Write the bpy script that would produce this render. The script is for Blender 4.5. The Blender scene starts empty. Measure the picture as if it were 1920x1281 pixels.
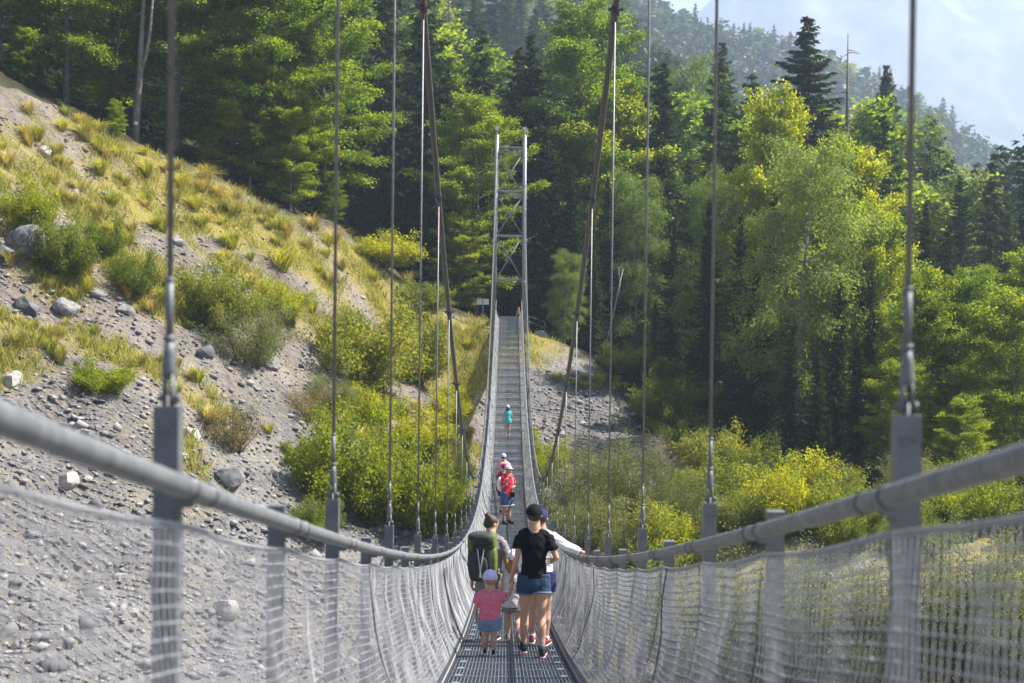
import bpy, bmesh, math, random
import numpy as np
from mathutils import Vector, Matrix

random.seed(7)
rng = np.random.default_rng(7)
SC = bpy.context.scene
COL = SC.collection

# ------------------------------------------------------------------ camera
FPX = 2560.0                                   # focal length in pixels of a 1920 wide frame
ROLL = 0.0120
_f = Vector((0.0035, 1.0, -0.0158)).normalized()
_r0 = _f.cross(Vector((0, 0, 1))).normalized()
_u0 = _r0.cross(_f).normalized()
CR = (_r0 * math.cos(ROLL) + _u0 * math.sin(ROLL)).normalized()
CU = (_u0 * math.cos(ROLL) - _r0 * math.sin(ROLL)).normalized()
CF = _f
cam_d = bpy.data.cameras.new('camera')
cam_d.sensor_width = 36.0
cam_d.lens = 36.0 * FPX / 1920.0
cam_d.clip_start = 0.05
cam_d.clip_end = 20000
cam_d.dof.use_dof = True
cam_d.dof.focus_distance = 24.0
cam_d.dof.aperture_fstop = 3.2
cam = bpy.data.objects.new('camera', cam_d)
COL.objects.link(cam)
M = Matrix.Identity(4)
for i in range(3):
    M[i][0] = CR[i]; M[i][1] = CU[i]; M[i][2] = -CF[i]
cam.matrix_world = M
SC.camera = cam

# ------------------------------------------------------------------ sky, sun, exposure
SUN_DIR = Vector((1.0, 0.14, 1.36)).normalized()      # towards the sun: right, a little ahead
w = bpy.data.worlds.new('World'); SC.world = w; w.use_nodes = True
nt = w.node_tree
bg = nt.nodes['Background']
sky = nt.nodes.new('ShaderNodeTexSky')
sky.sky_type = 'NISHITA'; sky.sun_disc = False
sky.sun_elevation = math.asin(SUN_DIR.z)
sky.sun_rotation = math.atan2(SUN_DIR.x, SUN_DIR.y)
sky.altitude = 900; sky.air_density = 1.0; sky.dust_density = 1.5
nt.links.new(sky.outputs[0], bg.inputs[0]); bg.inputs[1].default_value = 0.06
sun_d = bpy.data.lights.new('sun', 'SUN')
sun_d.energy = 5.0; sun_d.angle = math.radians(0.5); sun_d.color = (1.0, 0.95, 0.86)
sun = bpy.data.objects.new('sun', sun_d); COL.objects.link(sun)
sun.rotation_euler = (-SUN_DIR).to_track_quat('-Z', 'Y').to_euler()
SC.view_settings.view_transform = 'Standard'; SC.view_settings.look = 'None'
SC.view_settings.exposure = 1.6; SC.view_settings.gamma = 1.0
SC.render.engine = 'CYCLES'
SC.cycles.use_denoising = True
SC.cycles.max_bounces = 6; SC.cycles.diffuse_bounces = 3; SC.cycles.transmission_bounces = 4
SC.cycles.volume_bounces = 1; SC.cycles.transparent_max_bounces = 4; SC.cycles.glossy_bounces = 2
SC.cycles.sample_clamp_indirect = 6.0


def at(px, py, D):
    d = CR * ((px - 960) / FPX) + CU * ((640.5 - py) / FPX) + CF
    return d * (D / d.y)


def pix(p):
    p = Vector(p); z = p.dot(CF)
    return 960 + FPX * p.dot(CR) / z, 640.5 - FPX * p.dot(CU) / z


# ------------------------------------------------------------------ helpers
def tag(o, label=None, cat=None, group=None, kind=None):
    if label: o['label'] = label
    if cat: o['category'] = cat
    if group: o['group'] = group
    if kind: o['kind'] = kind
    return o


def empty(name, loc=(0, 0, 0), rz=0.0):
    o = bpy.data.objects.new(name, None); COL.objects.link(o)
    o.location = loc; o.rotation_euler = (0, 0, rz); o.empty_display_size = 0.2
    return o


def link(name, me, parent=None, loc=None):
    o = bpy.data.objects.new(name, me); COL.objects.link(o)
    if parent is not None: o.parent = parent
    if loc is not None: o.location = loc
    return o


def np_mesh(name, V, F, mat=None, smooth=False, attr=None):
    """V (n,3); F (m,3) or (m,4) array of equal sized faces"""
    V = np.asarray(V, dtype=np.float32); F = np.asarray(F, dtype=np.int32)
    me = bpy.data.meshes.new(name)
    k = F.shape[1]
    me.vertices.add(len(V)); me.vertices.foreach_set('co', V.ravel())
    me.loops.add(F.size); me.loops.foreach_set('vertex_index', F.ravel())
    me.polygons.add(len(F))
    me.polygons.foreach_set('loop_start', np.arange(0, F.size, k, dtype=np.int32))
    if smooth:
        me.polygons.foreach_set('use_smooth', np.ones(len(F), dtype=bool))
    if attr is not None:
        for an, av in attr.items():
            a = me.attributes.new(an, 'FLOAT', 'POINT')
            a.data.foreach_set('value', np.asarray(av, dtype=np.float32))
    me.update(calc_edges=True); me.validate()
    if mat is not None: me.materials.append(mat)
    return me


class MB:
    def __init__(s): s.v = []; s.f = []; s.mi = []; s.m = 0

    def add(s, V, F):
        o = len(s.v); s.v.extend([tuple(p) for p in V])
        for f in F: s.f.append(tuple(i + o for i in f)); s.mi.append(s.m)

    def box(s, c, h, R=None):
        P = []
        for sx in (-1, 1):
            for sy in (-1, 1):
                for sz in (-1, 1):
                    p = Vector((sx * h[0], sy * h[1], sz * h[2]))
                    if R is not None: p = R @ p
                    P.append(p + Vector(c))
        s.add(P, [(0, 1, 3, 2), (4, 6, 7, 5), (0, 4, 5, 1), (2, 3, 7, 6), (0, 2, 6, 4), (1, 5, 7, 3)])

    def tube(s, pts, rad, n=8, cap=True, ell=None):
        """tube along pts; rad number or list; ell=(ax, ay) fixed ring axes with rad list of (rx, ry)"""
        pts = [Vector(p) for p in pts]
        if not hasattr(rad, '__len__'): rad = [rad] * len(pts)
        V = []; prev = None
        for i, p in enumerate(pts):
            if ell is not None:
                a, b = Vector(ell[0]), Vector(ell[1]); rx, ry = rad[i]
            else:
                t = (pts[min(i + 1, len(pts) - 1)] - pts[max(i - 1, 0)])
                if t.length < 1e-9: t = Vector((0, 0, 1))
                t.normalize()
                if prev is None:
                    a = t.cross(Vector((0, 0, 1)) if abs(t.z) < .9 else Vector((1, 0, 0))).normalized()
                else:
                    a = (prev - t * prev.dot(t)).normalized()
                prev = a; b = t.cross(a); rx = ry = rad[i]
            for k in range(n):
                th = 2 * math.pi * k / n
                V.append(p + a * (rx * math.cos(th)) + b * (ry * math.sin(th)))
        F = []
        for i in range(len(pts) - 1):
            for k in range(n):
                F.append((i * n + k, i * n + (k + 1) % n, (i + 1) * n + (k + 1) % n, (i + 1) * n + k))
        if cap:
            F.append(tuple(range(n - 1, -1, -1)))
            F.append(tuple((len(pts) - 1) * n + k for k in range(n)))
        s.add(V, F)

    def ball(s, c, r, R=None, nu=12, nv=8):
        if not hasattr(r, '__len__'): r = (r, r, r)
        V = []; F = []
        for j in range(nv + 1):
            ph = math.pi * j / nv - math.pi / 2
            for i in range(nu):
                th = 2 * math.pi * i / nu
                p = Vector((r[0] * math.cos(ph) * math.cos(th), r[1] * math.cos(ph) * math.sin(th), r[2] * math.sin(ph)))
                if R is not None: p = R @ p
                V.append(p + Vector(c))
        for j in range(nv):
            for i in range(nu):
                F.append((j * nu + i, j * nu + (i + 1) % nu, (j + 1) * nu + (i + 1) % nu, (j + 1) * nu + i))
        s.add(V, F)

    def mesh(s, name, mats, smooth=False):
        me = bpy.data.meshes.new(name); me.from_pydata(s.v, [], s.f)
        for m in (mats if isinstance(mats, (list, tuple)) else [mats]): me.materials.append(m)
        if isinstance(mats, (list, tuple)) and len(mats) > 1:
            me.polygons.foreach_set('material_index', np.array(s.mi, dtype=np.int32))
        if smooth: me.polygons.foreach_set('use_smooth', np.ones(len(me.polygons), dtype=bool))
        me.update()
        return me

    def build(s, name, mats, parent=None, smooth=False, loc=None):
        return link(name, s.mesh(name, mats, smooth), parent, loc)


def hashn(ix, iy, iz=0, seed=0):
    h = (ix.astype(np.int64) * 374761393 + iy.astype(np.int64) * 668265263 + (np.asarray(iz).astype(np.int64)) * 2147483647 + seed * 144665) & 0xffffffff
    h = ((h ^ (h >> 13)) * 1274126177) & 0xffffffff
    return ((h ^ (h >> 16)) & 0xffff) / 65535.0


def vnoise(x, y, seed=0):
    x = np.asarray(x, float); y = np.asarray(y, float)
    ix = np.floor(x); iy = np.floor(y); fx = x - ix; fy = y - iy
    fx = fx * fx * (3 - 2 * fx); fy = fy * fy * (3 - 2 * fy)
    a = hashn(ix, iy, 0, seed); b = hashn(ix + 1, iy, 0, seed); c = hashn(ix, iy + 1, 0, seed); d = hashn(ix + 1, iy + 1, 0, seed)
    return (a * (1 - fx) + b * fx) * (1 - fy) + (c * (1 - fx) + d * fx) * fy


def fbm(x, y, oct=4, seed=0):
    s = 0; a = .5; t = 0
    for k in range(oct):
        s = s + a * vnoise(x * 2 ** k, y * 2 ** k, seed + k * 17); t += a; a *= .5
    return s / t


# ------------------------------------------------------------------ materials
def new_mat(name):
    m = bpy.data.materials.new(name); m.use_nodes = True
    return m, m.node_tree, m.node_tree.nodes['Principled BSDF']


def mat(name, c, rough=.6, metal=0.0, var=.15, scale=8.0, bump=0.0, spec=.4, c2=None, coord='Object'):
    m, t, b = new_mat(name)
    b.inputs['Roughness'].default_value = rough; b.inputs['Metallic'].default_value = metal
    b.inputs['Specular IOR Level'].default_value = spec
    tc = t.nodes.new('ShaderNodeTexCoord')
    n = t.nodes.new('ShaderNodeTexNoise'); n.inputs['Scale'].default_value = scale; n.inputs['Detail'].default_value = 6
    t.links.new(tc.outputs[coord], n.inputs['Vector'])
    r = t.nodes.new('ShaderNodeValToRGB')
    r.color_ramp.elements[0].position = .3; r.color_ramp.elements[1].position = .7
    c2 = c2 or tuple(min(1, x * (1 + var)) for x in c)
    r.color_ramp.elements[0].color = (*[x * (1 - var) for x in c], 1)
    r.color_ramp.elements[1].color = (*c2, 1)
    t.links.new(n.outputs['Fac'], r.inputs['Fac']); t.links.new(r.outputs['Color'], b.inputs['Base Color'])
    if bump > 0:
        bp = t.nodes.new('ShaderNodeBump'); bp.inputs['Strength'].default_value = bump; bp.inputs['Distance'].default_value = .02
        t.links.new(n.outputs['Fac'], bp.inputs['Height']); t.links.new(bp.outputs['Normal'], b.inputs['Normal'])
    return m


def leaf_mat(name, ca, cb, trans=.45, tcol=1.7, rough=.5, hue=.035, autumn=None, spec=.25):
    """two sided leaf: reflecting + light passing through; colour varies per leaf ('v') and per plant"""
    m, t, b = new_mat(name)
    at_ = t.nodes.new('ShaderNodeAttribute'); at_.attribute_name = 'v'
    oi = t.nodes.new('ShaderNodeObjectInfo')
    r = t.nodes.new('ShaderNodeValToRGB')
    r.color_ramp.elements[0].color = (*ca, 1); r.color_ramp.elements[1].color = (*cb, 1)
    if autumn:
        r.color_ramp.elements[1].position = .95
        e = r.color_ramp.elements.new(1.0); e.color = (*autumn, 1)
    t.links.new(at_.outputs['Fac'], r.inputs['Fac'])
    hs = t.nodes.new('ShaderNodeHueSaturation')
    mr = t.nodes.new('ShaderNodeMapRange'); mr.inputs['To Min'].default_value = .5 - hue / 2; mr.inputs['To Max'].default_value = .5 + hue / 2
    t.links.new(oi.outputs['Random'], mr.inputs['Value']); t.links.new(mr.outputs[0], hs.inputs['Hue'])
    mr2 = t.nodes.new('ShaderNodeMapRange'); mr2.inputs['To Min'].default_value = 1.25; mr2.inputs['To Max'].default_value = .75
    t.links.new(oi.outputs['Random'], mr2.inputs['Value']); t.links.new(mr2.outputs[0], hs.inputs['Value'])
    t.links.new(r.outputs['Color'], hs.inputs['Color'])
    t.links.new(hs.outputs['Color'], b.inputs['Base Color'])
    b.inputs['Roughness'].default_value = rough; b.inputs['Specular IOR Level'].default_value = spec
    tr = t.nodes.new('ShaderNodeBsdfTranslucent')
    mx = t.nodes.new('ShaderNodeMix'); mx.data_type = 'RGBA'; mx.blend_type = 'MULTIPLY'; mx.inputs[0].default_value = 1
    t.links.new(hs.outputs['Color'], mx.inputs[6]); mx.inputs[7].default_value = (tcol * 1.04, tcol, tcol * .4, 1)
    t.links.new(mx.outputs[2], tr.inputs['Color'])
    ms = t.nodes.new('ShaderNodeMixShader'); ms.inputs[0].default_value = trans
    t.links.new(b.outputs[0], ms.inputs[1]); t.links.new(tr.outputs[0], ms.inputs[2])
    t.links.new(ms.outputs[0], t.nodes['Material Output'].inputs['Surface'])
    return m


MT = {}
MT['galv'] = mat('galvanised_steel', (.165, .17, .178), .55, .35, .18, 14, .05, .5)
MT['galv_rail'] = mat('galvanised_tube', (.178, .181, .184), .55, .3, .3, 22, .05, .5)
MT['cable'] = mat('cable_steel', (.105, .108, .11), .6, .3, .2, 40, .2, .4)
MT['rod'] = mat('rod_steel', (.20, .20, .20), .5, .5, .2, 30, .1, .4)
MT['dark_steel'] = mat('dark_steel', (.08, .085, .10), .5, .5, .2, 20, .05, .4)
MT['net'] = mat('net_twine', (.34, .34, .355), .7, 0, .2, 30, 0, .3)
MT['rope'] = mat('net_rope', (.30, .30, .31), .8, 0, .25, 60, .3, .3)
MT['cord'] = mat('lacing_cord', (.05, .05, .06), .8, 0, .25, 60, .3, .3)
MT['grate'] = mat('grating_steel', (.17, .19, .215), .6, .3, .25, 10, .05, .45)
MT['tower'] = mat('tower_steel', (.30, .315, .34), .5, .4, .15, 5, .05, .5)
MT['white_cap'] = mat('white_cap', (.75, .72, .68), .5, 0, .05, 4)
MT['bark_beech'] = mat('bark_beech', (.16, .145, .13), .9, 0, .35, 3, .5, .2)
MT['bark_spruce'] = mat('bark_spruce', (.075, .058, .048), .95, 0, .4, 4, .6, .2)
MT['bark_birch'] = mat('bark_birch', (.27, .26, .24), .8, 0, .5, 3, .4, .2)
MT['bark_bush'] = mat('bark_bush', (.10, .08, .06), .9, 0, .3, 6, .4, .2)
MT['dead'] = mat('dead_wood', (.15, .12, .105), .95, 0, .3, 5, .5, .2)
MT['beech'] = leaf_mat('leaves_beech', (.060, .112, .010), (.222, .262, .016), .52, 2.45, autumn=(.28, .22, .02))
MT['maple'] = leaf_mat('leaves_maple', (.068, .115, .012), (.245, .268, .016), .52, 2.4, autumn=(.34, .19, .02))
MT['birch'] = leaf_mat('leaves_birch', (.078, .125, .030), (.185, .245, .07), .46, 2.0, rough=.7, spec=.1)
MT['spruce'] = leaf_mat('needles_spruce', (.018, .034, .013), (.060, .090, .028), .22, 1.7, rough=.9, hue=.04, spec=.08)
MT['bush_g'] = leaf_mat('leaves_bush_green', (.070, .105, .016), (.23, .245, .035), .46, 1.9)
MT['bush_y'] = leaf_mat('leaves_bush_yellow', (.095, .140, .010), (.29, .30, .016), .50, 2.0, autumn=(.36, .22, .02))
MT['bush_w'] = leaf_mat('leaves_willow', (.12, .14, .055), (.24, .26, .11), .38, 1.45, rough=.7, spec=.1)
MT['bush_b'] = leaf_mat('leaves_brown_bush', (.16, .12, .05), (.28, .23, .10), .35, 1.4)
MT['bush_d'] = leaf_mat('seed_heads_pale', (.24, .22, .17), (.40, .37, .30), .30, 1.2)
MT['tuft'] = leaf_mat('grass_tuft', (.15, .18, .025), (.38, .37, .07), .42, 1.7, rough=.6)
MT['sward'] = leaf_mat('grass_dry', (.17, .185, .028), (.50, .455, .12), .40, 1.45, rough=.7)
MT['straw'] = leaf_mat('grass_straw', (.30, .255, .09), (.52, .45, .20), .35, 1.35, rough=.6)
MT['stone'] = mat('stone_grey', (.17, .168, .175), .9, 0, .35, 2.5, .6, .25, c2=(.30, .29, .28))
MT['stone_pale'] = mat('stone_pale', (.32, .305, .285), .9, 0, .3, 2.5, .6, .25, c2=(.45, .425, .395))
MT['stone_dark'] = mat('stone_dark', (.09, .09, .10), .9, 0, .35, 2.5, .6, .25, c2=(.17, .167, .172))
MT['pebble'] = leaf_mat('gravel_stone', (.085, .083, .088), (.28, .268, .262), 0.0, 1, rough=.95, hue=0)
MT['concrete'] = mat('concrete', (.33, .32, .30), .9, 0, .2, 3, .3, .25)
MT['wood'] = mat('weathered_wood', (.32, .23, .14), .85, 0, .3, 6, .4, .25)
MT['sign'] = mat('sign_panel', (.62, .63, .62), .5, 0, .06, 3)


def ground_mat():
    m, t, b = new_mat('ground_scree')
    b.inputs['Roughness'].default_value = .95; b.inputs['Specular IOR Level'].default_value = .15
    tc = t.nodes.new('ShaderNodeTexCoord')
    def noise(s, d=6, r=.6):
        n = t.nodes.new('ShaderNodeTexNoise'); n.inputs['Scale'].default_value = s; n.inputs['Detail'].default_value = d; n.inputs['Roughness'].default_value = r
        t.links.new(tc.outputs['Object'], n.inputs['Vector']); return n
    def ramp(src, p0, c0, p1, c1):
        r = t.nodes.new('ShaderNodeValToRGB'); e = r.color_ramp.elements
        e[0].position = p0; e[0].color = (*c0, 1); e[1].position = p1; e[1].color = (*c1, 1)
        t.links.new(src, r.inputs['Fac']); return r
    def mix(f, a, bb):
        x = t.nodes.new('ShaderNodeMix'); x.data_type = 'RGBA'
        t.links.new(f, x.inputs[0]); t.links.new(a, x.inputs[6]); t.links.new(bb, x.inputs[7]); return x.outputs[2]
    n1 = noise(.35); n2 = noise(3.0); n3 = noise(14.0, 4)
    vo = t.nodes.new('ShaderNodeTexVoronoi'); vo.inputs['Scale'].default_value = 5.0
    t.links.new(tc.outputs['Object'], vo.inputs['Vector'])
    grey = ramp(n2.outputs['Fac'], .3, (.125, .120, .127), .75, (.30, .288, .285))
    warm = ramp(n2.outputs['Fac'], .3, (.17, .140, .110), .75, (.35, .298, .245))
    stones = ramp(vo.outputs['Color'], .0, (.07, .07, .075), 1.0, (.34, .325, .315))
    mask1 = ramp(n1.outputs['Fac'], .44, (0, 0, 0), .62, (1, 1, 1))
    a_w = t.nodes.new('ShaderNodeAttribute'); a_w.attribute_name = 'warm'
    mm = t.nodes.new('ShaderNodeMath'); mm.operation = 'MULTIPLY_ADD'; mm.inputs[1].default_value = .55
    t.links.new(mask1.outputs['Color'], mm.inputs[0]); t.links.new(a_w.outputs['Fac'], mm.inputs[2]); mm.use_clamp = True
    c = mix(mm.outputs[0], grey.outputs['Color'], warm.outputs['Color'])
    ms = ramp(n3.outputs['Fac'], .45, (0, 0, 0), .6, (1, 1, 1))
    hm = t.nodes.new('ShaderNodeMath'); hm.operation = 'MULTIPLY'; hm.inputs[1].default_value = .6
    t.links.new(ms.outputs['Color'], hm.inputs[0])
    c = mix(hm.outputs[0], c, stones.outputs['Color'])
    n4 = noise(.16, 5, .65); dk = ramp(n4.outputs['Fac'], .46, (.66, .66, .69), .60, (1, 1, 1))
    mu = t.nodes.new('ShaderNodeMix'); mu.data_type = 'RGBA'; mu.blend_type = 'MULTIPLY'; mu.inputs[0].default_value = 1
    t.links.new(c, mu.inputs[6]); t.links.new(dk.outputs['Color'], mu.inputs[7]); c = mu.outputs[2]
    grass = ramp(n3.outputs['Fac'], .3, (.13, .11, .02), .7, (.34, .275, .075))
    a_g = t.nodes.new('ShaderNodeAttribute'); a_g.attribute_name = 'grass'
    g1 = t.nodes.new('ShaderNodeMath'); g1.operation = 'ADD'; g1.inputs[1].default_value = -.5
    t.links.new(n2.outputs['Fac'], g1.inputs[0])
    g2 = t.nodes.new('ShaderNodeMath'); g2.operation = 'MULTIPLY_ADD'; g2.inputs[1].default_value = 2.0; g2.use_clamp = True
    t.links.new(g1.outputs[0], g2.inputs[0]); t.links.new(a_g.outputs['Fac'], g2.inputs[2])
    c = mix(g2.outputs[0], c, grass.outputs['Color'])
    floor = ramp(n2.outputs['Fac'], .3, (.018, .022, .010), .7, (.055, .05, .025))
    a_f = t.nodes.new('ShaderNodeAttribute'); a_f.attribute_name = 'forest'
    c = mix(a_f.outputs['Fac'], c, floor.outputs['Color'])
    t.links.new(c, b.inputs['Base Color'])
    bp = t.nodes.new('ShaderNodeBump'); bp.inputs['Strength'].default_value = .8; bp.inputs['Distance'].default_value = .12
    ad = t.nodes.new('ShaderNodeMath'); ad.operation = 'ADD'
    t.links.new(n3.outputs['Fac'], ad.inputs[0]); t.links.new(vo.outputs['Distance'], ad.inputs[1])
    t.links.new(ad.outputs[0], bp.inputs['Height']); t.links.new(bp.outputs['Normal'], b.inputs['Normal'])
    return m


MT['ground'] = ground_mat()
MT['mountain'] = mat('mountain_rock', (.075, .085, .060), .95, 0, .2, .022, 0, .1, c2=(.165, .155, .13))
_rp = [n for n in MT['mountain'].node_tree.nodes if n.type == 'VALTORGB'][0].color_ramp; _rp.elements[0].position = .40; _rp.elements[1].position = .62

# ------------------------------------------------------------------ terrain
CP = []                                   # control points of the land (x, y, z)
def cp(px, py, D): CP.append(tuple(at(px, py, D)))
for a in [(-350, 10, 62), (-150, 90, 66), (0, 165, 70), (130, 240, 73), (300, 310, 76), (450, 370, 79), (560, 420, 81), (650, 445, 83),
          (740, 508, 85), (820, 562, 86.5), (880, 602, 88),
          (0, 300, 63), (150, 350, 66), (300, 420, 69), (450, 480, 71), (600, 540, 74), (700, 590, 77), (800, 640, 80), (870, 680, 82),
          (0, 500, 56), (200, 500, 59), (400, 550, 63), (550, 620, 66), (700, 700, 70), (800, 730, 73), (860, 760, 75),
          (0, 700, 49), (200, 700, 52), (400, 730, 56), (550, 780, 60), (700, 830, 62), (800, 850, 65), (870, 870, 67),
          (0, 900, 43), (200, 900, 45), (400, 900, 49), (600, 930, 53), (750, 960, 55), (850, 980, 56),
          (0, 1281, 35), (300, 1281, 37), (600, 1250, 41), (-300, 900, 38), (-300, 500, 50), (-300, 1281, 32),
          (1010, 640, 88), (1080, 650, 88), (1010, 700, 84), (1150, 720, 84), (1250, 765, 82), (1010, 800, 76), (1110, 800, 76), (1200, 830, 73), (1300, 900, 67), (1010, 900, 66),
          (1150, 930, 62), (1500, 930, 62), (1700, 930, 59), (1920, 930, 56), (1300, 1200, 42), (1600, 1200, 39), (1920, 1281, 33), (1010, 1010, 54), (2200, 950, 52), (1150, 670, 91),
          (0, 190, 100), (300, 325, 100), (600, 450, 100), (900, 590, 100), (1100, 640, 100), (1300, 700, 100), (1600, 760, 100), (1900, 820, 100), (2300, 860, 100), (-400, 60, 100),
          (-400, -80, 150), (0, 100, 150), (300, 200, 150), (600, 340, 150), (900, 470, 150), (1100, 550, 150), (1300, 610, 150), (1600, 660, 150), (1900, 740, 150), (2300, 800, 150),
          (-400, -150, 220), (0, 0, 220), (300, 100, 220), (600, 180, 220), (900, 270, 220), (1100, 350, 220), (1250, 450, 220), (1500, 560, 220), (1900, 680, 220), (2300, 760, 220),
          (0, -100, 320), (300, -50, 320), (600, -20, 320), (900, 0, 320), (1100, 110, 320), (1250, 330, 320), (1500, 520, 320), (1900, 650, 320), (2300, 760, 320),
          (1000, -10, 500), (1280, 255, 500), (1500, 330, 500), (1700, 430, 500), (1920, 540, 500), (2300, 700, 500), (600, -80, 500),
          (0, -150, 680), (600, -110, 680), (1000, -15, 680), (1150, 50, 680), (1280, 112, 680), (1500, 168, 680), (1700, 255, 680), (1920, 400, 680), (2200, 540, 680),
          (600, 0, 1000), (1000, 60, 1000), (1280, 250, 1000), (1500, 330, 1000), (1920, 520, 1000), (2300, 640, 1000), (0, 0, 1000)]:
    cp(*a)
CP += [(0, -14, -1.4), (0, -3, -1.7), (0, 1, -2.8), (0, 5, -5.5), (0, 12, -9.5), (0, 30, -13), (0, 45, -12.5), (0, 60, -9.5), (0, 72, -6.6), (0, 80, -3.6), (0, 86, -.9), (0, 89, -.12), (0, 94, -.1),
       (-16, 10, -8.5), (-12, -10, -.5), (14, -10, -2.5), (16, 10, -9.5), (-45, 20, 8), (-60, 50, 22), (-50, -10, 6), (45, 20, -17), (60, 50, -16), (50, -10, -12), (-8, 22, -11), (8, 22, -12)]
P0 = np.array(CP); XY = P0[:, :2]; Zc = P0[:, 2]
def _k(r2): return np.where(r2 > 1e-12, .5 * r2 * np.log(np.maximum(r2, 1e-12)), 0)
_n = len(XY); SCL = 40.0
_A = XY / SCL
_K = _k(((_A[:, None] - _A[None]) ** 2).sum(-1)) + np.eye(_n) * .0015
_Q = np.hstack([np.ones((_n, 1)), _A])
_W = np.linalg.solve(np.block([[_K, _Q], [_Q.T, np.zeros((3, 3))]]), np.concatenate([Zc, np.zeros(3)]))


def land(x, y):
    x = np.asarray(x, float); y = np.asarray(y, float); sh = x.shape
    q = np.stack([x.ravel(), y.ravel()], 1) / SCL
    out = np.empty(len(q))
    for i in range(0, len(q), 20000):
        qq = q[i:i + 20000]
        out[i:i + 20000] = _k(((qq[:, None] - _A[None]) ** 2).sum(-1)) @ _W[:_n] + _W[_n] + qq @ _W[_n + 1:]
    return out.reshape(sh)


yr = list(np.arange(-14, 102, .42)); y_ = yr[-1]; st = .42
while y_ < 1400:
    st *= 1.045; y_ += st; yr.append(y_)
yr = np.array(yr); NXC = 340
un = np.linspace(-1, 1, NXC)
half = 34 + .52 * np.maximum(yr, 0)
GX = half[:, None] * un[None, :]; GY = np.repeat(yr[:, None], NXC, 1)
GZ = land(GX, GY)
near = np.clip((110 - GY) / 30, 0, 1)
pathm = np.exp(-((GX) / 3.0) ** 2) * np.clip((GY - 83) / 3, 0, 1)
GZ = GZ + near * (1 - pathm) * ((fbm(GX * .22, GY * .22, 3, 3) - .5) * 1.3 + (fbm(GX * .9, GY * .9, 3, 9) - .5) * .5 + (np.abs(fbm(GX * .35 - GY * .30, GX * .07 + GY * .07, 3, 31) - .5)) * -2.2)
GZ = GZ + (1 - near) * (fbm(GX * .03, GY * .03, 3, 5) - .5) * 5
# keep the land below the walkway
def sstep(a, b, x): t = np.clip((x - a) / (b - a), 0, 1); return t * t * (3 - 2 * t)


DK = np.polyfit([-3, 0, 1.95, 3, 4.76, 6.35, 9.35, 11.5, 15.06, 28, 41.3, 50, 59.5, 70, 87.2], [-.10, -.79, -1.235, -1.50, -1.855, -2.15, -2.68, -3.06, -3.735, -5.45, -6.24, -5.85, -4.97, -3.4, .10], 5, w=[1, 3, 6, 6, 4, 4, 3, 3, 3, 1, 2, 1, 2, 1, 3])
def deck(y): return float(np.polyval(DK, y))
def deck_a(y): return np.polyval(DK, y)
BX = .075                                   # bridge axis
under = (np.abs(GX - BX) < 2.2) & (GY > -2) & (GY < 86)
GZ = np.where(under, np.minimum(GZ, deck_a(np.clip(GY, 0, 87)) - .55), GZ)


def gz(x, y):
    j = float(np.interp(y, yr, np.arange(len(yr)))); j0 = min(int(j), len(yr) - 2); fj = j - j0
    res = []
    for jj in (j0, j0 + 1):
        u = (x / half[jj] + 1) / 2 * (NXC - 1); u = min(max(u, 0), NXC - 1.001); i0 = int(u); fu = u - i0
        res.append(GZ[jj, i0] * (1 - fu) + GZ[jj, i0 + 1] * fu)
    return res[0] * (1 - fj) + res[1] * fj


def gz_a(x, y):
    j = np.interp(y, yr, np.arange(len(yr))); j0 = np.minimum(j.astype(int), len(yr) - 2); fj = j - j0; res = []
    for jj in (j0, j0 + 1):
        u = np.clip((x / half[jj] + 1) / 2 * (NXC - 1), 0, NXC - 1.001); i0 = u.astype(int); fu = u - i0
        res.append(GZ[jj, i0] * (1 - fu) + GZ[jj, i0 + 1] * fu)
    return res[0] * (1 - fj) + res[1] * fj


def cell(x, y):
    j = np.clip(np.interp(y, yr, np.arange(len(yr))).astype(int), 0, len(yr) - 1)
    return j, np.clip(((x / half[j] + 1) / 2 * (NXC - 1)).astype(int), 0, NXC - 1)


def hits(px, py, lo=14, hi=96, step=.3):
    """many pixels at once -> x, y, z and whether the land was met"""
    px = np.asarray(px, float); py = np.asarray(py, float)
    d = np.array(CR)[None] * ((px - 960) / FPX)[:, None] + np.array(CU)[None] * ((640.5 - py) / FPX)[:, None] + np.array(CF)[None]
    d = d / d[:, 1:2]; Y = np.full(len(px), float(lo)); live = np.ones(len(px), bool)
    while True:
        i = np.nonzero(live)[0]
        if not len(i): break
        y = Y[i]; below = d[i, 2] * y <= gz_a(d[i, 0] * y, y)
        live[i[below]] = False; k = i[~below]; Y[k] += step; live[k[Y[k] > hi]] = False
    x = d[:, 0] * Y
    return x, Y, gz_a(x, Y), Y <= hi


def hit(px, py, lo=12, hi=120):
    """where the view through a pixel of the photograph meets the land"""
    d = lo
    while d < hi:
        p = at(px, py, d)
        if p.z <= gz(p.x, p.y): return p
        d += .25
    return at(px, py, hi)


def crest_y(px):
    return np.interp(px, [-350, -150, 0, 130, 300, 450, 560, 650, 740, 820, 880, 960], [62, 66, 70, 73, 76, 79, 81, 83, 85, 86.5, 88, 88])


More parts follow.
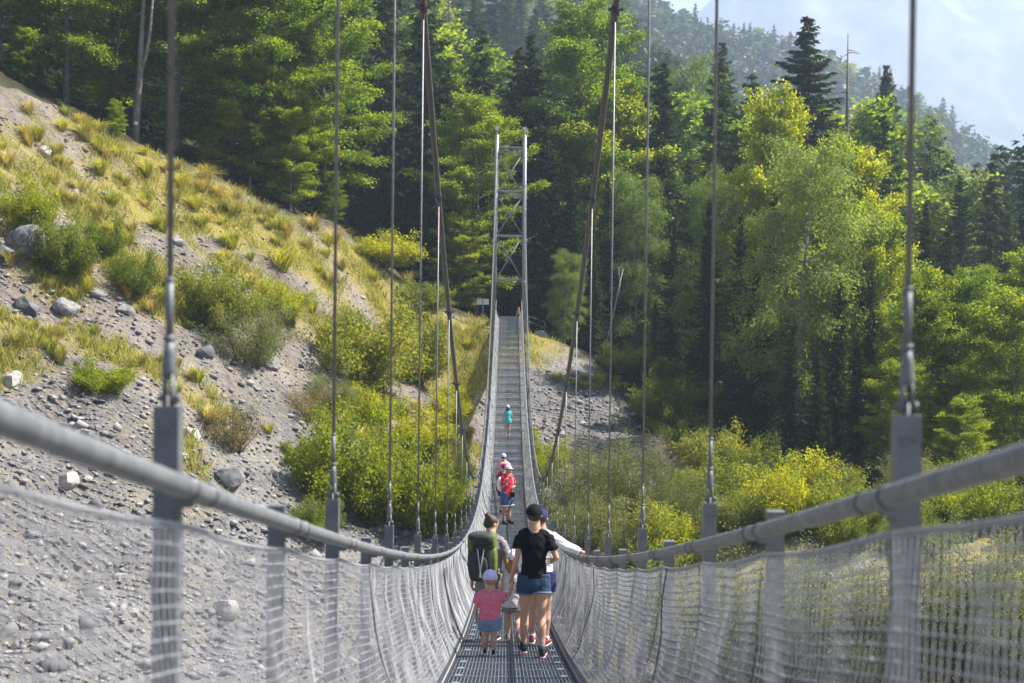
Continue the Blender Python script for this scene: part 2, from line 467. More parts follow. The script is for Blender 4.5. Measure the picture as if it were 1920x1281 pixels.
PXg = 951 + FPX * GX / np.maximum(GY, 1)
PYg = 600 - FPX * GZ / np.maximum(GY, 1)
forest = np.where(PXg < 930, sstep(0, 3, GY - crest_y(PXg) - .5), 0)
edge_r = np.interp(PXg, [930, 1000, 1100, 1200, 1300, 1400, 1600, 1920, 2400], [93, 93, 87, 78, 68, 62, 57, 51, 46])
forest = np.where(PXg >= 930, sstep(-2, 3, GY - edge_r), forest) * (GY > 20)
grassm = np.zeros_like(GX)
left = PXg < 930
patch = fbm(GX * .26, GY * .26 + 7, 4, 77)
grassm = np.where(left, np.clip((patch - .45) * 4, -1, .75) + .40 * sstep(950, 300, PYg) - .55 * sstep(650, 1000, PYg) - .4 * sstep(400, 0, PXg) * sstep(450, 700, PYg), grassm)
grassm = np.where(~left, np.clip((patch - .5) * 3, -1, .8) + .9 * sstep(700, 640, PYg) * (GY > 80) - .45 * ((GY > 66) & (GY < 84)) + .4 * (GY < 64), grassm)
grassm = np.where((GY > 82) & (np.abs(PXg - 900) < 45), np.maximum(grassm, .6), grassm)
warm = sstep(1050, 450, PYg) * 1.0 * left
idx = np.arange(len(yr) * NXC).reshape(len(yr), NXC)
F = np.stack([idx[:-1, :-1], idx[:-1, 1:], idx[1:, 1:], idx[1:, :-1]], -1).reshape(-1, 4)
ground_me = np_mesh('ground', np.stack([GX, GY, GZ], -1).reshape(-1, 3), F, MT['ground'], True,
                    {'forest': forest.ravel(), 'grass': np.clip(grassm, 0, 1).ravel(), 'warm': warm.ravel()})
tag(link('ground', ground_me), 'grey scree slope and forest floor falling into the ravine', 'ground', kind='structure')

# far mountain flank
mx = np.linspace(-700, 2800, 190); my = np.linspace(1900, 3200, 110)
MX, MY = np.meshgrid(mx, my)
ridge_px = 951 + FPX * MX / MY
top = np.interp(ridge_px, [600, 1000, 1180, 1340, 1500, 1700, 1920, 2300, 3000], [330, 190, 90, 2, -50, -70, -80, -90, -100])
ztop = (600 - top) * 2650 / FPX
rise = sstep(1900, 2700, MY) * (1 - .5 * sstep(2800, 3200, MY))
gul = np.abs(fbm(MX * .0035 + MY * .0012, MY * .0016, 4, 21) - .5)
MZ = -60 + (ztop + 60) * rise + (fbm(MX * .0035, MY * .0035, 5, 2) - .5) * 200 * rise + gul * 260 * rise + (fbm(MX * .016, MY * .008, 5, 8) - .5) * 60 * rise
MZ = np.minimum(MZ, 735)
ii = np.arange(MX.size).reshape(MX.shape)
F = np.stack([ii[:-1, :-1], ii[:-1, 1:], ii[1:, 1:], ii[1:, :-1]], -1).reshape(-1, 4)
mo = link('mountain', np_mesh('mountain', np.stack([MX, MY, MZ], -1).reshape(-1, 3), F, MT['mountain'], True))
tag(mo, 'pale hazy mountain flank rising beyond the wooded ridge', 'mountain', kind='structure')
# ------------------------------------------------------------------ the bridge
SP = 3.11; D1 = 3.21; NH = 28                # hanger spacing, first hanger, count (from beside the camera)
YT = D1 + 27 * SP                            # far tower
YN = -3.0                                    # near tower, behind the camera
WP, WR, WD = .88, .80, .56                   # half widths: posts, rails, deck
def cable_z(y): return -4.5 + .0083 * (y - 42.3) ** 2
bridge = empty('suspension_footbridge', (BX, 0, 0))
tag(bridge, 'galvanised steel suspension footbridge with netted sides spanning the ravine', 'footbridge')

# walkway panels (grating), one mesh shared by all
PL = SP / 4
g = MB(); nb = 33
for i in range(nb + 1):
    x = -WD + 2 * WD * i / nb
    g.box((x, 0, -.015), (.0028, PL / 2 - .004, .014))
for k in range(8):
    y = -PL / 2 + PL * (k + .5) / 8
    g.box((0, y, -.010), (WD, .0016, .006))
for s in (-1, 1):
    g.box((0, s * (PL / 2 - .012), -.013), (WD, .009, .017))
panel_me = g.mesh('deck_panel', MT['grate'])
y = YN
n_p = int((YT + .8 - YN) / PL)
for k in range(n_p):
    y = YN + PL * (k + .5)
    sl = math.atan((deck(y + .3) - deck(y - .3)) / .6)
    o = link('deck_panel', panel_me, bridge, (0, y, deck(y))); o.rotation_euler = (sl, 0, 0)
g = MB()
for k in range(n_p):
    y = YN + PL * k
    for sd in (-1, 1): g.box((sd * (WD - .07), y + .05, deck(y + .05) + .006), (.03, .02, .005))
g.build('panel_clip', MT['tower'], bridge)['kind'] = 'stuff'
# cross beams and posts at every half bay; longitudinal edge beams
cb = MB()
cb.box((0, 0, -.10), (WP + .02, .03, .04)); cb_me = cb.mesh('cross_beam', MT['galv'])
def channel(mb, x, z0, z1, w, d, s):
    """U section post, open outwards from the camera"""
    t = .006
    mb.box((x, 0, (z0 + z1) / 2), (w / 2, t / 2, (z1 - z0) / 2))
    for e in (-1, 1):
        mb.box((x + e * (w / 2 - t / 2), d / 2, (z0 + z1) / 2 - .001), (t / 2, d / 2 - t / 2, (z1 - z0) / 2))
posts = {}
for s in (-1, 1):
    m = MB(); channel(m, 0, -.16, 1.30, .060, .05, s)
    for zz in (.2, .55, .9, 1.02, 1.24):
        for e in (-.014, .014): m.tube([(e, -.009, zz), (e, -.002, zz)], .0055, 6)
    m.box((0, .012, 1.16), (.008, .012, .10))
    posts[(s, 1)] = m.mesh('post', MT['galv'])
    m = MB(); channel(m, 0, -.16, 1.165, .058, .046, s); m.box((0, .023, 1.168), (.031, .027, .003))
    posts[(s, 0)] = m.mesh('post', MT['galv'])
ys = [D1 + SP * (k - 1) + SP / 2 * h for k in range(NH) for h in (0, 1)]
ys = [y for y in ys if YN + .5 < y < YT - .4]
for y in ys:
    tall = abs(((y - D1) / SP) - round((y - D1) / SP)) < .01
    link('cross_beam', cb_me, bridge, (0, y, deck(y)))
    for s in (-1, 1):
        link('post', posts[(s, 1 if tall else 0)], bridge, (s * WP, y + .02, deck(y)))
yy = np.arange(YN, YT + .4, .45)
for s in (-1, 1):
    m = MB(); m.tube([(s * WR, y, deck(y) + 1.10) for y in yy], .026, 14)
    rail = m.build('handrail', MT['galv_rail'], bridge, True)
    cm = MB(); cm.tube([(0, -.006, 0), (0, .006, 0)], .0295, 14); cme = cm.mesh('rail_band', MT['dark_steel'], True)
    for y in ys:
        for dy in (-.10, .10):
            sl = math.atan((deck(y + .3) - deck(y - .3)) / .6)
            o = link('rail_band', cme, rail, (s * WR, y + dy, deck(y + dy) + 1.10)); o.rotation_euler = (sl, 0, 0)
    m = MB()
    for y in ys: m.box((s * (WR + .04), y, deck(y) + 1.085), (.03, .02, .02))
    m.build('rail_bracket', MT['galv'], rail)['kind'] = 'stuff'
    # toe plate along the deck edge
    V = []; Fq = []
    for i, y in enumerate(yy):
        z = deck(y)
        V += [(s * (WD + .012), y, z - .05), (s * (WD + .05), y, z + .085), (s * (WD + .056), y, z + .083), (s * (WD + .018), y, z - .052)]
        if i:
            b = 4 * i
            for k in range(4): Fq.append((b - 4 + k, b - 4 + (k + 1) % 4, b + (k + 1) % 4, b + k))
    m = MB(); m.add(V, Fq); m.build('toe_plate', MT['dark_steel'], bridge)
    # main cable
    cy = np.linspace(YN, YT, 120)
    m = MB(); m.tube([(s * (WP - .0), y, cable_z(y)) for y in cy], .031, 10)
    mc = m.build('main_cable', MT['cable'], bridge, True)
    for k in range(NH):
        y = D1 + SP * (k - 1)
        if y < YN + 1 or y > YT - 1: continue
        zc = cable_z(y); z0 = deck(y) + 1.30
        sl = math.atan(.0166 * (y - 42.3))
        R = Matrix.Rotation(sl, 3, 'X')
        m = MB(); m.tube([R @ Vector((0, -.055, 0)), R @ Vector((0, .055, 0))], .042, 10)
        m.box((0, 0, -.06), (.012, .03, .05)); m.box((.045, 0, 0), (.02, .012, .012)); m.box((-.045, 0, 0), (.02, .012, .012))
        m.build('cable_clamp', MT['dark_steel'], mc, loc=(s * WP, y, zc))
        if zc - .1 - z0 < .25: continue
        m = MB(); m.tube([(0, 0, z0 + .20), (0, 0, zc - .08)], .0078, 8)
        h = m.build('hanger', MT['rod'], bridge, True, loc=(s * WP, y + .045, 0))
        m = MB()
        m.box((0, 0, z0 - .05), (.004, .016, .085))
        for e in (-.0105, .0105): m.tube([(e, 0, z0 - .012), (e, 0, z0 + .03), (e, 0, z0 + .075)], [(.0035, .012), (.0045, .020), (.0045, .016)], 10, True, ((1, 0, 0), (0, 1, 0)))
        m.tube([(-.024, 0, z0 + .018), (.024, 0, z0 + .018)], .0085, 8); m.tube([(.019, 0, z0 + .018), (.026, 0, z0 + .018)], .0135, 6)
        m.tube([(0, 0, z0 + .062), (0, 0, z0 + .085), (0, 0, z0 + .125), (0, 0, z0 + .155)], [.0155, .018, .0145, .0105], 10)
        m.tube([(0, 0, z0 + .155), (0, 0, z0 + .168)], .0135, 6)
        m.tube([(0, 0, z0 + .168), (0, 0, z0 + .30)], .0098, 8); m.tube([(0, 0, z0 + .295), (0, 0, z0 + .306)], .0115, 6)
        m.build('turnbuckle', MT['galv'], h, True)

# side nets: real wires, lengthwise and crosswise
def net_side(s):
    y0, y1 = YN + .3, YT
    def surf(y, t):
        zt = deck_a(y) + 1.025 - .018 * np.abs(np.sin(math.pi * (y - D1) / (SP / 2)))
        wob = (vnoise(y * 1.1 + 40 * (s + 1), t * 2.2, 5) - .5) * .05 + (vnoise(y * 3.7, t * 4.5 + 9, 6 + s) - .5) * .03
        env = np.clip(t * 6, 0, 1) * np.clip((1 - t) * 5, 0, 1)
        x = (WP - .045) + (WD + .035 - WP + .045) * t + .07 * np.sin(math.pi * t) + wob * env
        z = zt + (deck_a(y) + .02 - zt) * t + (vnoise(y * .9 + 3, t * 3, 8) - .5) * .03 * env
        return x * s, y, z
    V = []; F = []
    off = 0; r = .0020
    rows = 27; Y = np.arange(y0, y1, .34); n = len(Y)
    for k in range(rows):
        t = np.full(n, (k + .3) / rows)
        x, y, z = surf(Y, t)
        for a in (0, 2.09, 4.19):
            V.append(np.stack([x + r * math.cos(a) * 1.1, y, z + r * math.sin(a) * 1.1], 1))
        for a in range(3):
            i = off + a * n + np.arange(n - 1); j = off + ((a + 1) % 3) * n + np.arange(n - 1)
            F.append(np.stack([i, i + 1, j + 1, j], 1))
        off += 3 * n
    T = np.linspace(0, 1, 7); yc = np.arange(y0, y1, .046); m_ = len(yc)
    tt, yyv = np.meshgrid(T, yc); 
    yyj = yyv + (vnoise(yyv * 9, tt * 5, 3) - .5) * .02
    x, y, z = surf(yyj, tt)
    for a in (0, 2.09, 4.19):
        V.append(np.stack([x + r * math.cos(a), y + r * math.sin(a), z], -1).reshape(-1, 3))
    base = off + (np.arange(m_)[:, None] * 7 + np.arange(6)[None]).ravel()
    for a in range(3):
        i = base + a * m_ * 7; j = base + ((a + 1) % 3) * m_ * 7
        F.append(np.stack([i, i + 1, j + 1, j], 1))
    nk = int((13 - y0) / .046); kr = (np.arange(rows) + .3) / rows
    ky, kt = np.meshgrid(y0 + .046 * np.arange(nk), kr, indexing='ij'); kx, ky2, kz = surf(ky + (vnoise(ky * 9, kt * 5, 3) - .5) * .02, kt)
    K = np.stack([kx, ky2, kz], -1).reshape(-1, 3); K = K + rng.normal(0, .0012, K.shape); sz = rng.uniform(.0035, .0065, len(K))
    octa = np.array([(1, 0, 0), (0, 1, 0), (-1, 0, 0), (0, -1, 0), (0, 0, 1), (0, 0, -1)], float)
    qf = np.array([(0, 4, 1, 5), (1, 4, 2, 5), (2, 4, 3, 5), (3, 4, 0, 5)])
    nv = sum(len(q) for q in V)
    V.append((K[:, None] + octa[None] * sz[:, None, None]).reshape(-1, 3)); F.append((qf[None] + 6 * np.arange(len(K))[:, None, None]).reshape(-1, 4) + nv)
    o = link('side_net', np_mesh('side_net', np.concatenate(V), np.concatenate(F), MT['net'], True), bridge)
    o['kind'] = 'stuff'
    Yr = np.arange(y0, y1, .3); x, y, z = surf(Yr, np.zeros(len(Yr)))
    m = MB(); m.tube(list(zip(x, y, z)), .0065, 6); m.build('border_rope', MT['rope'], o, True)
    Yr = np.arange(y0, y1, .3); x, y, z = surf(Yr, np.ones(len(Yr)))
    m = MB(); m.tube(list(zip(x, y, z + .01)), .008, 5); m.build('border_rope', MT['rope'], o, True)
    for k, yc in enumerate(ys):
        if k % 4 != 1: continue
        t = np.linspace(0, .95, 14); x, y, z = surf(np.full(14, yc - .28) + .012 * np.sin(t * 9 + k), t)
        m = MB(); m.tube(list(zip(x * .995, y, z)), .0055, 5); m.build('lacing_cord', MT['cord'], o, True)
net_side(-1); net_side(1)

# towers
def tower(y, zb, name_parent):
    top = 11.75
    root = empty('tower', (0, y, 0)); root.parent = name_parent
    for s in (-1, 1):
        m = MB(); m.tube([(s * .98, 0, zb), (s * .93, 0, 4), (s * .88, 0, top)], .125, 18)
        for z in (7.0, 2.4): m.tube([(s * .905, 0, z), (s * .904, 0, z + .07)], .165, 14)
        for z in np.arange(1.0, 11.5, .32): m.box((s * (.905 + .14), 0, z), (.014, .014, .02))
        leg = m.build('tower_leg', MT['tower'], root, True)
        m = MB(); m.tube([(s * .88, 0, top), (s * .88, 0, top + .12)], .06, 10); m.tube([(s * .88, 0, top + .12), (s * .88, 0, top + .34)], .03, 8)
        m.build('saddle_pin', MT['tower'], leg)
        m = MB(); m.box((s * .88, 0, top + .44), (.12, .12, .10)); m.build('saddle_cap', MT['white_cap'], leg)
        m = MB(); m.box((s * 1.0, 0, zb - .2), (.45, .45, .35)); m.build('foundation', MT['concrete'], leg)
    def bar(z, r, x): 
        m = MB(); m.tube([(-x, 0, z), (x, 0, z)], r, 10); m.build('cross_bar', MT['tower'], root, True)
    bar(10.98, .075, .86); bar(10.62, .055, .86); bar(8.18, .065, .88); bar(7.92, .075, .88); bar(5.35, .085, .90); bar(2.57, .07, .93)
    for z0, z1 in ((7.99, 10.62), (5.43, 7.85), (2.62, 5.28)):
        for e in (-1, 1):
            m = MB(); m.tube([(-e * .80, .02 * e, z0), (e * .77, .02 * e, z1)], .043, 6); m.build('diagonal_brace', MT['tower'], root, True)
    for e in (-1, 1):
        m = MB(); m.tube([(-e * .78, .02 * e, 10.66), (e * .78, .02 * e, 10.92)], .02, 6); m.build('diagonal_brace', MT['tower'], root, True)
    return root
tower(YT, -2.4, bridge); tower(YN, -3.0, bridge)
# back stays of the far tower and a thin side stay
for s in (-1, 1):
    m = MB(); m.tube([(s * WP, YT, 11.6), (s * 1.1, YT + 16, .8)], .036, 8); m.build('back_stay', MT['cable'], bridge, True)
p = hit(1014, 713, 70, 90)
m = MB(); m.tube([(WP, 83.4, deck(83.4)), (p.x - BX, p.y, p.z)], .012, 6); m.build('side_stay', MT['rod'], bridge, True)
m = MB(); m.box((0, YT + 1.9, -.32), (1.25, 1.15, .38)); m.build('abutment', MT['concrete'], bridge)

# signs, fence and posts by the far end
def place(px, D): p = at(px, 600, D); return Vector((p.x, p.y, gz(p.x, p.y)))
p = place(905, 91.5); o = empty('information_sign', p)
tag(o, 'two pale panels on a steel post beside the far end of the bridge', 'sign')
m = MB(); m.tube([(0, 0, -.1), (0, 0, 1.55)], .035, 8); m.build('sign_post', MT['galv'], o)
zt = at(905, 566, p.y).z - p.z
o.children[0].scale.z = max(.6, (zt + .25) / 1.55)
for s in (-1, 1):
    m = MB(); m.box((s * .22, -.05, zt), (.18, .012, .19)); m.build('sign_panel', MT['sign'], o)
p = hit(246, 272, 60, 95); p = Vector((p.x, p.y + 1.0, gz(p.x, p.y + 1.0))); o = empty('marker_post', p)
tag(o, 'thin marker stake with small white plate at the forest edge', 'marker')
m = MB(); m.tube([(0, 0, -.1), (0, 0, 1.3)], .02, 6); m.build('stake', MT['dark_steel'], o)
m = MB(); m.box((0, -.03, 1.25), (.10, .008, .09)); m.build('plate', MT['white_cap'], o)
o = empty('trail_barrier', (BX + .5, YT + 2.3, .05)); tag(o, 'two leaning timber rails at the end of the walkway', 'barrier')
m = MB(); m.tube([(.0, 0, 0), (.12, .1, .75)], .045, 7); m.build('timber_rail', MT['wood'], o)
m = MB(); m.tube([(.28, 0, 0), (.13, .1, .8)], .055, 7); m.build('timber_rail', MT['wood'], o)
o = empty('wire_fence', place(1021, 90.5)); tag(o, 'thin wire fence on steel stakes at the forest edge past the bridge', 'fence')
pr = None
for i, px in enumerate((992, 1021, 1032)):
    q = place(px, 90.5 + i * .3) - o.location; h = 1.1 if i < 2 else .35
    m = MB(); m.tube([q + Vector((0, 0, -.1)), q + Vector((0, 0, h))], .025, 6); m.build('stake', MT['galv'], o)
    if pr is not None:
        m = MB(); m.tube([pr, q + Vector((0, 0, h - .02))], .008, 5); m.build('wire', MT['galv'], o)
        m = MB(); m.tube([pr - Vector((0, 0, .35)), q + Vector((0, 0, h * .6))], .008, 5); m.build('wire', MT['galv'], o)
    pr = q + Vector((0, 0, h - .02))
# ------------------------------------------------------------------ rocks
def rock_mesh(name, seed, m, sub=2, flat=.75):
    bm = bmesh.new(); bmesh.ops.create_icosphere(bm, subdivisions=sub, radius=1)
    r = random.Random(seed); pl = []
    for k in range(9):
        n = Vector((r.uniform(-1, 1), r.uniform(-1, 1), r.uniform(-1, 1))).normalized(); pl.append((n, r.uniform(.55, .85)))
    for v in bm.verts:
        for n, d in pl:
            e = v.co.dot(n) - d
            if e > 0: v.co -= n * e * .92
        if sub > 2: v.co *= 1 + .16 * (float(fbm(np.array(v.co.x * 2.2 + v.co.z * 1.7 + seed), np.array(v.co.y * 2.2 - v.co.z * 1.3), 3, seed)) - .5)
        v.co *= 1 + r.uniform(-.02, .02)
        v.co.z *= flat
    me = bpy.data.meshes.new(name); bm.to_mesh(me); bm.free(); me.materials.append(m)
    return me
rocks = [rock_mesh('rock', 10 + k, MT[('stone', 'stone_pale', 'stone_dark', 'stone')[k % 4]], 3) for k in range(8)]
small = [rock_mesh('stone', 40 + k, MT[('stone', 'stone_pale', 'stone_dark')[k % 3]], 1) for k in range(6)]

def put_rock(me, px, py, wpx, label, group=None, name='boulder', cat='boulder', sq=1.0, hi=100):
    p = hit(px, py, 14, hi)
    s = wpx / 2 * p.y / FPX
    o = link(name, me, None, (p.x, p.y, gz(p.x, p.y) + s * .10)); o.scale = (s * sq, s, s * 1.05)
    o.rotation_euler = (random.uniform(-.3, .3), random.uniform(-.3, .3), random.uniform(0, 6.28))
    return tag(o, label, cat, group)
put_rock(rocks[2], 55, 585, 62, 'tall dark grey boulder standing out of the scree below the twiggy bush')
put_rock(rocks[0], 122, 590, 56, 'flat topped grey boulder just beside the tall dark boulder')
put_rock(rocks[2], 40, 470, 95, 'large dark rock outcrop above the scree near the slope edge')
put_rock(rocks[0], 8, 480, 50, 'grey rock block lying against the dark outcrop')
put_rock(rocks[4], 235, 590, 40, 'rounded grey boulder in dry grass mid slope')
put_rock(rocks[3], 430, 905, 62, 'big angular grey boulder low on the scree near the handrail')
put_rock(rocks[2], 382, 670, 50, 'shaded boulder half buried under the willow shrub')
put_rock(rocks[1], 125, 915, 52, 'pale elongated slab lying on the grey scree')
put_rock(rocks[1], 20, 720, 50, 'pale rounded boulder with dry grass at the edge of the scree')
put_rock(rocks[7], 542, 888, 46, 'low flat stone beside the shaded gully under the yellow bush')
put_rock(rocks[1], 355, 822, 50, 'pale tilted slab in the scree behind the tall post')
put_rock(rocks[5], 85, 290, 34, 'white stone showing through yellow grass high on the slope')
put_rock(rocks[1], 138, 365, 24, 'small white rock in the upper yellow grass')
put_rock(rocks[5], 1012, 625, 44, 'grey boulder with pale top in the grass past the bridge', hi=95)
put_rock(rocks[0], 505, 690, 40, 'grey stone on bare soil beside the yellow willow')
put_rock(rocks[4], 330, 455, 36, 'grey stone in the pale gravel high on the slope')
put_rock(rocks[3], 300, 1090, 60, 'broad grey boulder behind the netting low on the slope')
put_rock(rocks[0], 215, 1000, 46, 'grey block seen through the netting below the rail')
put_rock(rocks[1], 420, 1150, 60, 'pale slab behind the netting near the foot of the slope')
put_rock(rocks[7], 60, 1010, 40, 'dark stone behind the netting at the foot of the slope')
n = 0
while n < 150:
    u = random.random()
    px, py = random.uniform(-40, 620), random.uniform(420, 1270)
    if py < 330 + px * .55 or (px > 420 and py < 720) : continue
    if py < 640 and random.random() < .6: continue
    w_ = random.choice((11, 12, 13, 14, 16, 18, 24)) * (.75 + .35 * (py > 700))
    put_rock(small[n % 6], px, py, w_, 'small angular stone strewn over the grey scree slope', 'stones strewn on the scree', 'stone', 'stone', random.uniform(.7, 1.3)); n += 1
for k in range(46):
    px, py = random.uniform(1000, 1240), random.uniform(722, 850)
    put_rock(small[k % 6], px, py, random.uniform(8, 14), 'small stone on the gravel bank under the far end of the bridge', 'stones on the far gravel bank', 'stone', 'stone', random.uniform(.7, 1.3))

# fine gravel: thousands of stones in one mesh
def gravel():
    base = np.array([(1, 0, 0), (-1, 0, 0), (0, 1, 0), (0, -1, 0), (0, 0, .8), (0, 0, -.8)], float)
    fb = np.array([(0, 2, 4), (2, 1, 4), (1, 3, 4), (3, 0, 4), (2, 0, 5), (1, 2, 5), (3, 1, 5), (0, 3, 5)])
    r = np.random.default_rng(3); N = 28000
    px = np.concatenate([r.uniform(-60, 930, N), r.uniform(985, 1290, 5000)]); py = np.concatenate([r.uniform(200, 1281, N), r.uniform(700, 900, 5000)])
    ok = (px > 930) | (py > 150 + px * .42); px = px[ok]; py = py[ok]
    x, y, z, m = hits(px, py); j, i = cell(x, y); u = r.random(len(x))
    keep = m & (y < 88) & (forest[j, i] < .5) & ((grassm[j, i] < .35) | (u < .25)); x, y, z = x[keep], y[keep], z[keep]; n = len(x)
    s = np.minimum(.24, .022 + r.exponential(.036, n)); s = np.where(r.random(n) < .012, np.minimum(.36, s * 2.6), s); a = r.uniform(0, 6.28, n)
    q = base[None] * (s[:, None] * r.uniform(.55, 1.4, (n, 3)) * np.array([1, 1, .65]))[:, None, :] + r.uniform(-.3, .3, (n, 6, 3)) * s[:, None, None]
    ca, sa = np.cos(a)[:, None], np.sin(a)[:, None]
    V = np.stack([q[..., 0] * ca - q[..., 1] * sa + x[:, None], q[..., 0] * sa + q[..., 1] * ca + y[:, None], q[..., 2] + (z + s * .15)[:, None]], -1).reshape(-1, 3)
    F = (fb[None] + 6 * np.arange(n)[:, None, None]).reshape(-1, 3)
    g = link('gravel', np_mesh('gravel', V, F, MT['pebble'], False, {'v': np.repeat(r.random(n), 6)}))
    tag(g, 'loose grey gravel covering the slope and far bank', 'gravel', kind='stuff')
gravel()

# ------------------------------------------------------------------ foliage builders
def unit(v): return v / np.maximum(np.linalg.norm(v, axis=-1, keepdims=True), 1e-9)
def leaves_mesh(name, C, Dr, Nr, L, Wd, mats, val, extra=None):
    """diamond shaped leaves: C centre, Dr along, Nr facing, L length, Wd width; extra = MB of wood in slot 1"""
    n = len(C); Dr = unit(Dr); S = unit(np.cross(Dr, Nr)); L = np.asarray(L)[:, None]; Wd = np.asarray(Wd)[:, None]
    U = unit(np.cross(S, Dr))
    V = np.stack([C - Dr * L * .5, C + S * Wd * .5 + U * L * .08, C + Dr * L * .5 - U * L * .05, C - S * Wd * .5 + U * L * .08], 1).reshape(-1, 3)
    F = np.arange(n * 4).reshape(n, 4); v = np.repeat(val, 4)
    if extra is None or not extra.v:
        return np_mesh(name, V, F, mats[0], False, {'v': v})
    ev = np.array([tuple(p) for p in extra.v]); ef = []
    for f in extra.f:
        if len(f) == 4: ef.append(f)
        elif len(f) == 3: ef.append((f[0], f[1], f[2], f[2]))
    ef = np.array([f for f in ef if len(set(f)) == 4])
    me = np_mesh(name, np.concatenate([V, ev]), np.concatenate([F, ef + len(V)]), None, False, {'v': np.concatenate([v, np.zeros(len(ev))])})
    me.materials.append(mats[0]); me.materials.append(mats[1])
    mi = np.zeros(len(me.polygons), np.int32); mi[n:] = 1; me.polygons.foreach_set('material_index', mi)
    return me


def bezier_branch(p, az, el, ln, droop, k=5):
    pts = [Vector(p)]; d = Vector((math.cos(az) * math.cos(el), math.sin(az) * math.cos(el), math.sin(el)))
    for i in range(k):
        d = (d + Vector((0, 0, -droop / k))).normalized(); pts.append(pts[-1] + d * (ln / k))
    return pts


def broadleaf(seed, H, R, hb, nbr, nleaf, lsize, lm, bark, flat=.35, droop=.25, profile='round', wood_only=False):
    """returns (crown mesh, trunk mesh)"""
    r = random.Random(seed); ng = np.random.default_rng(seed)
    t = MB(); lean = Vector((r.uniform(-.4, .4), r.uniform(-.4, .4), 0))
    def tp(f): return Vector((lean.x * f + .15 * math.sin(f * 6 + seed), lean.y * f + .15 * math.cos(f * 5 + seed), H * f))
    tr = H * .0115 + .03
    t.tube([tp(f) - Vector((0, 0, .4 if f == 0 else 0)) for f in np.linspace(0, .97, 12)], [tr * (1.25 if f == 0 else 1) * (1 - f * .92) for f in np.linspace(0, .97, 12)], 8, False)
    twC = []; twD = []; br = MB()
    for i in range(nbr):
        f = hb / H + (1 - hb / H) * (i + r.random()) / nbr; f = min(f, .985)
        q = (f - hb / H) / (1 - hb / H)
        if profile == 'round': ln = R * (.35 + .95 * math.sin(math.pi * (.14 + .80 * q))) * .80
        elif profile == 'cone': ln = R * (1.05 - .85 * q)
        else: ln = R * (.55 + .6 * math.sin(math.pi * (.05 + .85 * q)))
        ln *= r.uniform(.7, 1.18)
        az = i * 2.399 + r.uniform(-.5, .5); el = math.radians(8 + 55 * q + r.uniform(-14, 14))
        pts = bezier_branch(tp(f), az, el, ln, droop * r.uniform(.5, 1.4))
        rr = tr * .38 * (1 - f * .65)
        br.tube(pts, [rr * (1 - .85 * k / 5) for k in range(6)], 5, False)
        ns = max(5, int(ln * 3.2))
        for j in range(ns):
            g_ = .22 + .8 * (j + r.random()) / ns; g_ = min(g_, 1)
            k = min(int(g_ * 5), 4); p = pts[k].lerp(pts[k + 1], g_ * 5 - k)
            a2 = az + r.choice((-1, 1)) * r.uniform(.3, 1.25); e2 = el * .4 + math.radians(r.uniform(-12, 22))
            l2 = (.28 + .34 * (1 - g_)) * min(ln, 3.6) * r.uniform(.6, 1.3)
            sp = bezier_branch(p, a2, e2, l2, droop * r.uniform(.5, 1.6), 3)
            if j % 2 == 0: br.tube(sp, [rr * .3, rr * .22, rr * .14, rr * .05], 3, False)
            for kk in range(4):
                twC.append(sp[kk]); twD.append((sp[min(kk + 1, 3)] - sp[max(kk - 1, 0)]).normalized())
    twC = np.array([tuple(x) for x in twC]); twD = np.array([tuple(x) for x in twD])
    pick = ng.integers(0, len(twC), nleaf)
    sp_ = .10 + lsize * .75
    off = ng.normal(0, 1, (nleaf, 3)) * np.array([sp_ * 1.15, sp_ * 1.15, sp_ * flat * 1.3])
    C = twC[pick] + off
    if droop > .6: C[:, 2] -= np.abs(ng.normal(0, .3, nleaf))
    Dr = twD[pick] + ng.normal(0, .6, (nleaf, 3)) * np.array([1, 1, .5]); 
    if droop > .6: Dr[:, 2] -= .7
    Nr = np.array([0, 0, .8]) + ng.normal(0, .6 + flat * .5, (nleaf, 3))
    L = lsize * ng.uniform(.7, 1.5, nleaf)
    clump = vnoise(C[:, 0] * .8 + C[:, 2] * .6, C[:, 1] * .8 + C[:, 2] * .5, seed)
    val = np.clip(-.12 + .6 * clump + ng.uniform(-.1, .6, nleaf), 0, 1)
    crown = leaves_mesh('crown', C, Dr, Nr, L, L * .62, (lm, bark), val, br)
    return crown, t.mesh('trunk', bark, True)


